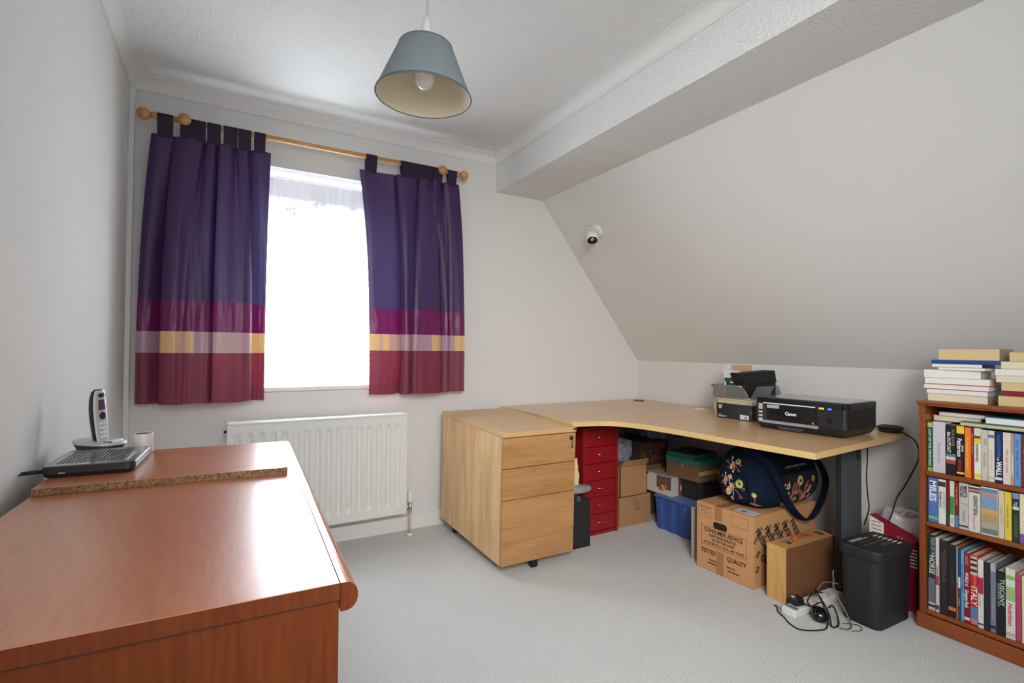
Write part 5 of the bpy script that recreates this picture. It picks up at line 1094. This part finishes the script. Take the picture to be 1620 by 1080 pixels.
book('thick pale silver-grey book second from the left on the top shelf', 0.0245, 0.040, 0.200, Z1s, (0.78, 0.77, 0.80), [('The Silver Line', 0.60, 0.014, (0.60, 0.58, 0.60), 0.40, 0, 0.4)], group=G1, pages=pages_w, d=0.15)
book('thick black paperback lettered OUTCAST on the top shelf', 0.066, 0.032, 0.193, Z1s, (0.13, 0.12, 0.13), [('the OUTCAST', 0.86, 0.016, W1, 0.42, 0.01, 0.15), ('SADIE', 0.92, 0.012, (0.6, 0.56, 0.52), 0.34, 0, 0.62)], blocks=((0.22, 0.30, (0.62, 0.28, 0.22)), (0.30, 0.36, (0.80, 0.78, 0.75)), (0.36, 0.42, (0.35, 0.50, 0.52))), group=G1)
book('black paperback with yellow top and bold white lettering on the top shelf', 0.0995, 0.0245, 0.193, Z1s, (0.11, 0.10, 0.11), [('James', 0.62, 0.010, W1, 0.12, 0.02, 0.68), ('Patterson', 0.75, 0.021, W1, 0.36, 0.02, 0.08), ('MERCY CROSS', 0.33, 0.014, (0.75, 0.20, 0.15), 0.22, 0.02, 0.2)], blocks=((0.85, 1.0, (0.93, 0.78, 0.20)), (0.05, 0.085, (0.93, 0.83, 0.25))), group=G1)
book('orange paperback on the top shelf', 0.1245, 0.0190, 0.191, Z1s, (0.93, 0.50, 0.14), [('A Handful of Sunlight', 0.80, 0.010, (0.98, 0.80, 0.45), 0.62, 0, 0.3)], group=G1)
book('narrow dark red book right of the orange paperback on the top shelf', 0.1440, 0.0080, 0.191, Z1s, (0.62, 0.10, 0.18), [('the red dress', 0.90, 0.006, (0.9, 0.7, 0.7), 0.42, 0, 0.2)], group=G1)
book('white book with yellow bands lettered aromatherapy on the top shelf', 0.1525, 0.0200, 0.192, Z1s, (0.91, 0.90, 0.86), [('aromatherapy', 0.69, 0.014, K1, 0.35, 0.01, 0.28)], blocks=((0.03, 0.11, (0.93, 0.80, 0.18)), (0.70, 0.80, (0.93, 0.80, 0.18)), (0.80, 0.85, (0.35, 0.32, 0.25)), (0.85, 1.0, (0.84, 0.83, 0.78))), group=G1, pages=pages_w)
book('light grey paperback with faint lettering on the top shelf', 0.1730, 0.0195, 0.188, Z1s, (0.80, 0.77, 0.71), [('SPIES', 0.83, 0.010, (0.5, 0.5, 0.5), 0.12, 0, 0.45), ('MICHAEL', 0.55, 0.009, (0.55, 0.52, 0.5), 0.30, 0, 0.35)], group=G1)
book('off-white paperback with a small blue bird mark on the top shelf', 0.1930, 0.0180, 0.188, Z1s, (0.86, 0.84, 0.80), [('a quiet coast', 0.62, 0.009, (0.75, 0.70, 0.65), 0.40, 0, 0.4)], blocks=((0.86, 0.92, (0.35, 0.47, 0.62)), (0.05, 0.10, (0.78, 0.74, 0.66))), group=G1)
book('dark blue paperback lettered WALL in bold white on the top shelf', 0.2115, 0.0220, 0.189, Z1s, (0.10, 0.17, 0.33), [('CASTLETOWN', 0.93, 0.014, (0.30, 0.50, 0.72), 0.42, 0.01, 0.3), ('THE', 0.50, 0.007, W1, 0.07, 0.02, 0.30), ('WALL', 0.42, 0.020, W1, 0.28, 0.04, 0.22)], blocks=((0.06, 0.11, (0.85, 0.85, 0.86)),), group=G1)
book('cream paperback with a boxed mark on the top shelf, right of the WALL book', 0.2340, 0.0220, 0.187, Z1s, (0.87, 0.83, 0.78), [('the tea rose', 0.68, 0.010, (0.72, 0.45, 0.42), 0.45, 0, 0.4)], blocks=((0.84, 0.96, (0.76, 0.72, 0.68)), (0.85, 0.95, (0.88, 0.84, 0.79))), group=G1)
book('thin pink and cream book next to the pale blue one on the top shelf', 0.2565, 0.0070, 0.186, Z1s, (0.78, 0.62, 0.56), [], blocks=((0.2, 0.6, (0.85, 0.80, 0.74)),), group=G1)
book('pale blue paperback near the right of the top shelf', 0.2640, 0.0185, 0.187, Z1s, (0.42, 0.58, 0.80), [('by the river', 0.88, 0.011, (0.25, 0.40, 0.62), 0.75, 0, 0.3)], group=G1)
book('red-brown paperback cut by the photo edge on the top shelf', 0.2830, 0.0200, 0.187, Z1s, (0.45, 0.20, 0.14), [('AUTUMN', 0.8, 0.013, (0.8, 0.5, 0.25), 0.5, 0, 0.3)], group=G1)
rnd = random.Random(3)
# middle shelf
book('blue paperback with huge white letters at the left end of the middle shelf', 0.0085, 0.032, 0.176, Z2s, (0.30, 0.45, 0.72), [('MILES', 0.93, 0.030, W1, 0.46, 0.03, 0.18), ('the winter', 0.52, 0.008, (0.65, 0.60, 0.80), 0.30, 0, 0.5)], blocks=((0.07, 0.13, (0.40, 0.78, 0.50)),), group=G2)
book('white paperback with a dark picture at its top, second on the middle shelf', 0.0420, 0.0235, 0.175, Z2s, (0.88, 0.87, 0.84), [('background', 0.72, 0.011, K1, 0.34, 0.01, 0.18), ('IN THE SHADOWS', 0.72, 0.010, (0.45, 0.62, 0.58), 0.38, 0, 0.62)], blocks=((0.84, 0.95, (0.25, 0.23, 0.22)),), group=G2)
book('narrow dark red and black book, third on the middle shelf', 0.0665, 0.0110, 0.176, Z2s, (0.45, 0.10, 0.16), [], blocks=((0, 0.35, (0.18, 0.28, 0.26)),), group=G2)
book('green and cream paperback on the middle shelf', 0.0780, 0.0140, 0.176, Z2s, (0.86, 0.84, 0.74), [('LANE', 0.20, 0.008, (0.4, 0.4, 0.4), 0.12, 0, 0.35)], blocks=((0.26, 0.66, (0.20, 0.58, 0.26)),), group=G2)
book('dark red paperback with blue foot on the middle shelf', 0.0925, 0.0130, 0.174, Z2s, (0.50, 0.15, 0.13), [('THE PILGRIM', 0.9, 0.008, (0.85, 0.6, 0.5), 0.4, 0, 0.3)], blocks=((0, 0.27, (0.30, 0.52, 0.70)),), group=G2)
book('grey-white paperback with a fine wire sketch on the middle shelf', 0.1065, 0.0285, 0.176, Z2s, (0.76, 0.75, 0.73), [('MINETTE', 0.94, 0.014, K1, 0.24, 0.02, 0.52), ('WALTERS', 0.94, 0.014, K1, 0.24, 0.02, 0.12), ('THE BREAKER', 0.42, 0.009, (0.65, 0.50, 0.50), 0.25, 0, 0.4)], blocks=((0.05, 0.09, (0.3, 0.3, 0.3)), (0.55, 0.556, (0.2, 0.2, 0.2))), group=G2)
book('pale pink-white paperback with black and pink lettering on the middle shelf', 0.1355, 0.0345, 0.172, Z2s, (0.86, 0.82, 0.80), [('GERRITSEN', 0.80, 0.017, K1, 0.42, 0.01, 0.42), ('THE BONE GARDEN', 0.42, 0.011, (0.80, 0.62, 0.68), 0.36, 0.01, 0.35)], blocks=((0.86, 0.97, (0.35, 0.28, 0.25)), (0.89, 0.93, (0.70, 0.58, 0.50))), group=G2)
book('wide paperback with a painted landscape on its spine on the middle shelf', 0.1710, 0.0490, 0.177, Z2s, (0.86, 0.85, 0.82), [], blocks=((0.03, 0.14, (0.45, 0.50, 0.45)), (0.14, 0.26, (0.66, 0.66, 0.62)), (0.26, 0.44, (0.72, 0.60, 0.42)), (0.44, 0.55, (0.80, 0.66, 0.38)), (0.55, 0.80, (0.50, 0.62, 0.76)), (0.80, 0.90, (0.72, 0.58, 0.55)), (0.90, 0.97, (0.36, 0.56, 0.74))), group=G2)
book('cream paperback left of the yellow one on the middle shelf', 0.2210, 0.0160, 0.174, Z2s, (0.86, 0.79, 0.68), [('a garden year', 0.7, 0.008, (0.75, 0.68, 0.60), 0.4, 0, 0.4)], group=G2)
book('yellow paperback on the middle shelf', 0.2375, 0.0190, 0.173, Z2s, (0.90, 0.80, 0.24), [('seaside tales', 0.75, 0.009, (0.45, 0.60, 0.50), 0.5, 0, 0.35)], group=G2)
book('dark green paperback with blue top on the middle shelf', 0.2585, 0.0185, 0.175, Z2s, (0.14, 0.23, 0.17), [('COUNTRY', 0.55, 0.013, (0.45, 0.52, 0.30), 0.45, 0, 0.25), ('TO', 0.82, 0.013, W1, 0.09, 0.02, 0.2)], blocks=((0.72, 0.88, (0.15, 0.17, 0.25)), (0.66, 0.72, (0.85, 0.83, 0.76)), (0.88, 1.0, (0.50, 0.60, 0.72))), group=G2)
book('cream paperback with purple foot at the photo edge on the middle shelf', 0.2775, 0.0200, 0.175, Z2s, (0.88, 0.85, 0.72), [], blocks=((0, 0.2, (0.50, 0.35, 0.62)),), group=G2)
# bottom shelf
book('tall dark teal picture book lettered HORSE at the left end of the bottom shelf', 0.0075, 0.0235, 0.298, Z3s, (0.16, 0.22, 0.24), [('TALES OF THE', 0.97, 0.017, (0.72, 0.80, 0.74), 0.26, 0, 0.45), ('HORSE', 0.72, 0.025, (0.86, 0.88, 0.86), 0.24, 0.01, 0.18)], blocks=((0, 0.1, (0.74, 0.74, 0.72)), (0.1, 0.42, (0.40, 0.45, 0.48)), (0.04, 0.07, (0.08, 0.10, 0.14))), d=0.20, group=G3, hard=True)
book('narrow white book with red lettering, second on the bottom shelf', 0.0318, 0.0120, 0.292, Z3s, (0.82, 0.80, 0.78), [('COLOUR', 0.62, 0.010, (0.70, 0.20, 0.18), 0.16, 0.01, 0.2)], blocks=((0.03, 0.09, (0.3, 0.3, 0.3)), (0.36, 0.48, (0.62, 0.30, 0.32))), d=0.20, group=G3)
book('dark maroon hardback with dim silver capitals on the bottom shelf', 0.0445, 0.0270, 0.288, Z3s, (0.19, 0.15, 0.17), [('MADONNA', 0.88, 0.020, (0.36, 0.31, 0.34), 0.45, 0.01, 0.3)], d=0.19, group=G3, hard=True)
book('thick black hardback with a small orange badge on the bottom shelf', 0.0722, 0.0245, 0.280, Z3s, (0.14, 0.13, 0.14), [('atlas of time', 0.72, 0.010, (0.40, 0.33, 0.24), 0.3, 0, 0.4)], blocks=((0.09, 0.14, (0.80, 0.45, 0.28)),), d=0.20, group=G3, hard=True)
book('very thin pale and orange booklet on the bottom shelf', 0.0972, 0.0048, 0.278, Z3s, (0.84, 0.46, 0.16), [], blocks=((0.5, 1.0, (0.60, 0.74, 0.82)),), d=0.19, group=G3)
book('thin navy booklet with white block on the bottom shelf', 0.1025, 0.0080, 0.272, Z3s, (0.16, 0.26, 0.46), [('maps', 0.3, 0.005, W1, 0.1, 0, 0.3)], blocks=((0.45, 0.60, (0.86, 0.87, 0.88)),), d=0.19, group=G3)
book('thin sky-blue book on the bottom shelf', 0.1110, 0.0100, 0.270, Z3s, (0.35, 0.65, 0.80), [('WEATHER', 0.8, 0.006, (0.2, 0.4, 0.6), 0.4, 0, 0.3)], d=0.19, group=G3)
book('crimson book with white handwritten lettering on the bottom shelf', 0.1215, 0.0170, 0.264, Z3s, (0.56, 0.08, 0.17), [('LADIES', 0.97, 0.011, (0.85, 0.55, 0.55), 0.14, 0.01, 0.25), ('WORLD of', 0.72, 0.013, W1, 0.20, 0.02, 0.2), ('Gregory Peck', 0.47, 0.016, W1, 0.26, 0.02, 0.1)], blocks=((0.04, 0.08, (0.88, 0.86, 0.84)),), d=0.18, group=G3)
book('red travel guide lettered ITALY in white on the bottom shelf', 0.1392, 0.0215, 0.262, Z3s, (0.78, 0.16, 0.15), [('ITALY', 0.55, 0.026, W1, 0.27, 0.01, 0.12), ('EYE WITNESS', 0.72, 0.008, (0.95, 0.7, 0.5), 0.2, 0, 0.5)], blocks=((0.02, 0.09, (0.75, 0.50, 0.48)), (0.09, 0.26, (0.36, 0.50, 0.68)), (0.72, 0.98, (0.80, 0.74, 0.62)), (0.76, 0.80, (0.22, 0.18, 0.16)), (0.84, 0.88, (0.22, 0.18, 0.16)), (0.92, 0.95, (0.22, 0.18, 0.16))), d=0.17, group=G3)
book('white book with a red panel on the bottom shelf, right of the ITALY guide', 0.1615, 0.0165, 0.252, Z3s, (0.87, 0.86, 0.83), [('the keeper', 0.50, 0.007, (0.6, 0.6, 0.6), 0.2, 0, 0.3)], blocks=((0.04, 0.07, (0.3, 0.3, 0.32)), (0.50, 0.74, (0.70, 0.14, 0.28))), d=0.17, group=G3, pages=pages_w)
book('plain dark navy book between the white and grey ones on the bottom shelf', 0.1785, 0.0180, 0.250, Z3s, (0.13, 0.15, 0.19), [], d=0.17, group=G3)
book('grey-blue book with pale panel on the bottom shelf', 0.1970, 0.0160, 0.252, Z3s, (0.47, 0.49, 0.55), [('CONCISE', 0.5, 0.009, (0.7, 0.7, 0.7), 0.3, 0, 0.3)], blocks=((0.05, 0.1, (0.2, 0.2, 0.25)), (0.88, 1.0, (0.66, 0.70, 0.72))), d=0.19, group=G3)
book('black guide lettered TUSCANY in silver on the bottom shelf', 0.2140, 0.0240, 0.232, Z3s, (0.10, 0.12, 0.16), [('TUSCANY', 0.88, 0.018, (0.80, 0.82, 0.82), 0.42, 0.01, 0.42), ('RECIPES OF', 0.80, 0.009, (0.65, 0.68, 0.68), 0.36, 0, 0.12)], d=0.17, group=G3)
book('white book with green and pink lettering on the bottom shelf', 0.2390, 0.0260, 0.250, Z3s, (0.86, 0.86, 0.80), [('Nutrition', 0.50, 0.018, (0.80, 0.22, 0.38), 0.32, 0.02, 0.25)], blocks=((0.03, 0.09, (0.72, 0.72, 0.66)), (0.54, 0.74, (0.62, 0.74, 0.50)), (0.84, 0.90, (0.55, 0.70, 0.45))), d=0.18, group=G3, pages=pages_w)
book('pink book near the photo edge on the bottom shelf', 0.2665, 0.0150, 0.238, Z3s, (0.70, 0.26, 0.42), [], d=0.17, group=G3)
book('cream book at the photo edge on the bottom shelf', 0.2820, 0.0150, 0.236, Z3s, (0.85, 0.86, 0.68), [], d=0.17, group=G3)
# a few further books beyond the photograph's right edge are left out

def flatbook(label, x, z, w, d, h, cover, pages=None, rot=0, y=0.02, group=None, hard=False, spine='R'):
    """lying book: local x width seen from the room, y depth; page edges face the room and the left"""
    o = thing('book', label, 'book', (BXF + y, BY0 - x, z), RAD(-90 + rot), group); q = M(); tk = 0.0022 if hard else 0.0009; cm_ = ctint(cover); e_ = 0.0035 if hard else 0.0003
    q.box(0, 0, 0, w, d, tk, cm_); q.box(0, 0, h - tk, w, d, h, cm_)
    if spine == 'B': q.box(0, d - tk, tk, w, d, h - tk, cm_)
    elif spine == 'F': q.box(0, 0, tk, w, tk, h - tk, cm_)
    else: q.box(w - tk, 0, tk, w, d, h - tk, cm_)
    q.obj('cover', o)
    q = M(); x1 = w - (tk + 0.0002 if spine == 'R' else e_); q.box(e_, e_ if spine != 'F' else tk + 0.0002, tk + 0.0001, x1, d - (tk + 0.0002 if spine == 'B' else e_), h - tk - 0.0001, pages or pages_m); q.obj('pages', o)
    return o
GT = 'books stacked flat on top of the bookcase'
zt_ = 0.9075
st1 = [('cream-paged paperback at the bottom of the left stack on the bookcase', 0.006, 0.185, 0.030, (0.62, 0.55, 0.45), pages_m, 0, 0, False, 'R'),
       ('slim white-paged paperback second from the bottom of the left stack', 0.002, 0.190, 0.017, (0.72, 0.74, 0.84), pages_w, -1, 0, False, 'R'),
       ('red-covered hardback with white pages low in the left stack', -0.012, 0.208, 0.022, (0.72, 0.30, 0.26), pages_w, 0, 0, True, 'B'),
       ('white-paged paperback above the red-covered hardback in the left stack', -0.004, 0.200, 0.024, (0.84, 0.82, 0.80), pages_w, 1, 0, False, 'R'),
       ('well-thumbed off-white paperback in the middle of the left stack', -0.007, 0.175, 0.032, (0.80, 0.78, 0.70), pages_w, 4, 0, False, 'R'),
       ('thin white booklet in the left stack below the blue book', 0.040, 0.145, 0.010, (0.92, 0.92, 0.90), pages_w, -3, 0, False, 'R'),
       ('thin black and white marbled notebook under the blue book', 0.020, 0.155, 0.014, (0.20, 0.21, 0.24), pages_w, 1, 0, False, 'R'),
       ('blue hardback near the top of the left stack', 0.018, 0.205, 0.015, (0.13, 0.27, 0.58), pages_w, 0, 0, True, 'F'),
       ('thick cream-paged paperback topmost of the left stack', 0.042, 0.183, 0.044, (0.60, 0.55, 0.42), pages_tan, 0, 0, False, 'R')]
z = zt_
for lb, x, w, h, cv, pg, rt, _, hd_, sp in st1:
    flatbook(lb, x, z + 0.0003, w, 0.13 if w < 0.19 else 0.15, h - 0.0004, cv, pg, rt, 0.02, GT, hd_, sp); z += h
st2 = [('tan-paged paperback at the bottom of the right stack on the bookcase', 0.220, 0.037, (0.75, 0.62, 0.40), pages_tan),
       ('dark crimson hardback second from the bottom of the right stack', 0.232, 0.019, (0.55, 0.10, 0.20), None),
       ('yellowed paperback third from the bottom of the right stack', 0.229, 0.030, (0.70, 0.58, 0.35), pages_tan),
       ('cream paperback in the middle of the right stack', 0.214, 0.025, (0.80, 0.77, 0.66), pages_m),
       ('pale blue-white paperback above the middle of the right stack', 0.211, 0.024, (0.72, 0.80, 0.84), pages_w),
       ('cream-paged paperback second from the top of the right stack', 0.228, 0.028, (0.66, 0.60, 0.48), pages_m),
       ('ochre-paged paperback topmost of the right stack', 0.251, 0.034, (0.64, 0.50, 0.30), pages_tan)]
z = zt_
for k, (lb, x, h, cv, pg) in enumerate(st2):
    flatbook(lb, x, z + 0.0003, 0.18 if k != 6 else 0.12, 0.13, h - 0.0004, cv, pg or pages_tan, 0, 0.02, GT, k == 1, 'F' if k == 1 else 'B'); z += h
# books lying on top of the upright ones (top shelf)
GL = 'books lying flat on the upright top-shelf paperbacks'
flatbook('pale book with grey pages lying at the back of the top shelf, left side', 0.010, Z1s + 0.2008, 0.15, 0.12, 0.022, (0.45, 0.42, 0.42), pages_m, 0, 0.075, GL, False, 'R').location.x = BXF + 0.060
flatbook('thin white-edged book resting on a pale book at the back of the top shelf', 0.030, Z1s + 0.2235, 0.15, 0.12, 0.014, (0.80, 0.80, 0.80), pages_w, -2, 0.055, GL, False, 'B')
flatbook('teal-covered cream-paged book lying flat on the upright paperbacks', 0.110, Z1s + 0.1940, 0.22, 0.13, 0.0160, (0.18, 0.45, 0.50), pages_tan, 0, 0.006, GL, True, 'B').location.z = Z1s + 0.1958
flatbook('large teal and white hardback lying on top of the flat teal-covered book', 0.183, Z1s + 0.2125, 0.18, 0.14, 0.026, (0.20, 0.50, 0.62), pages_w, 0, 0.010, GL, True, 'B')
print('scene built')
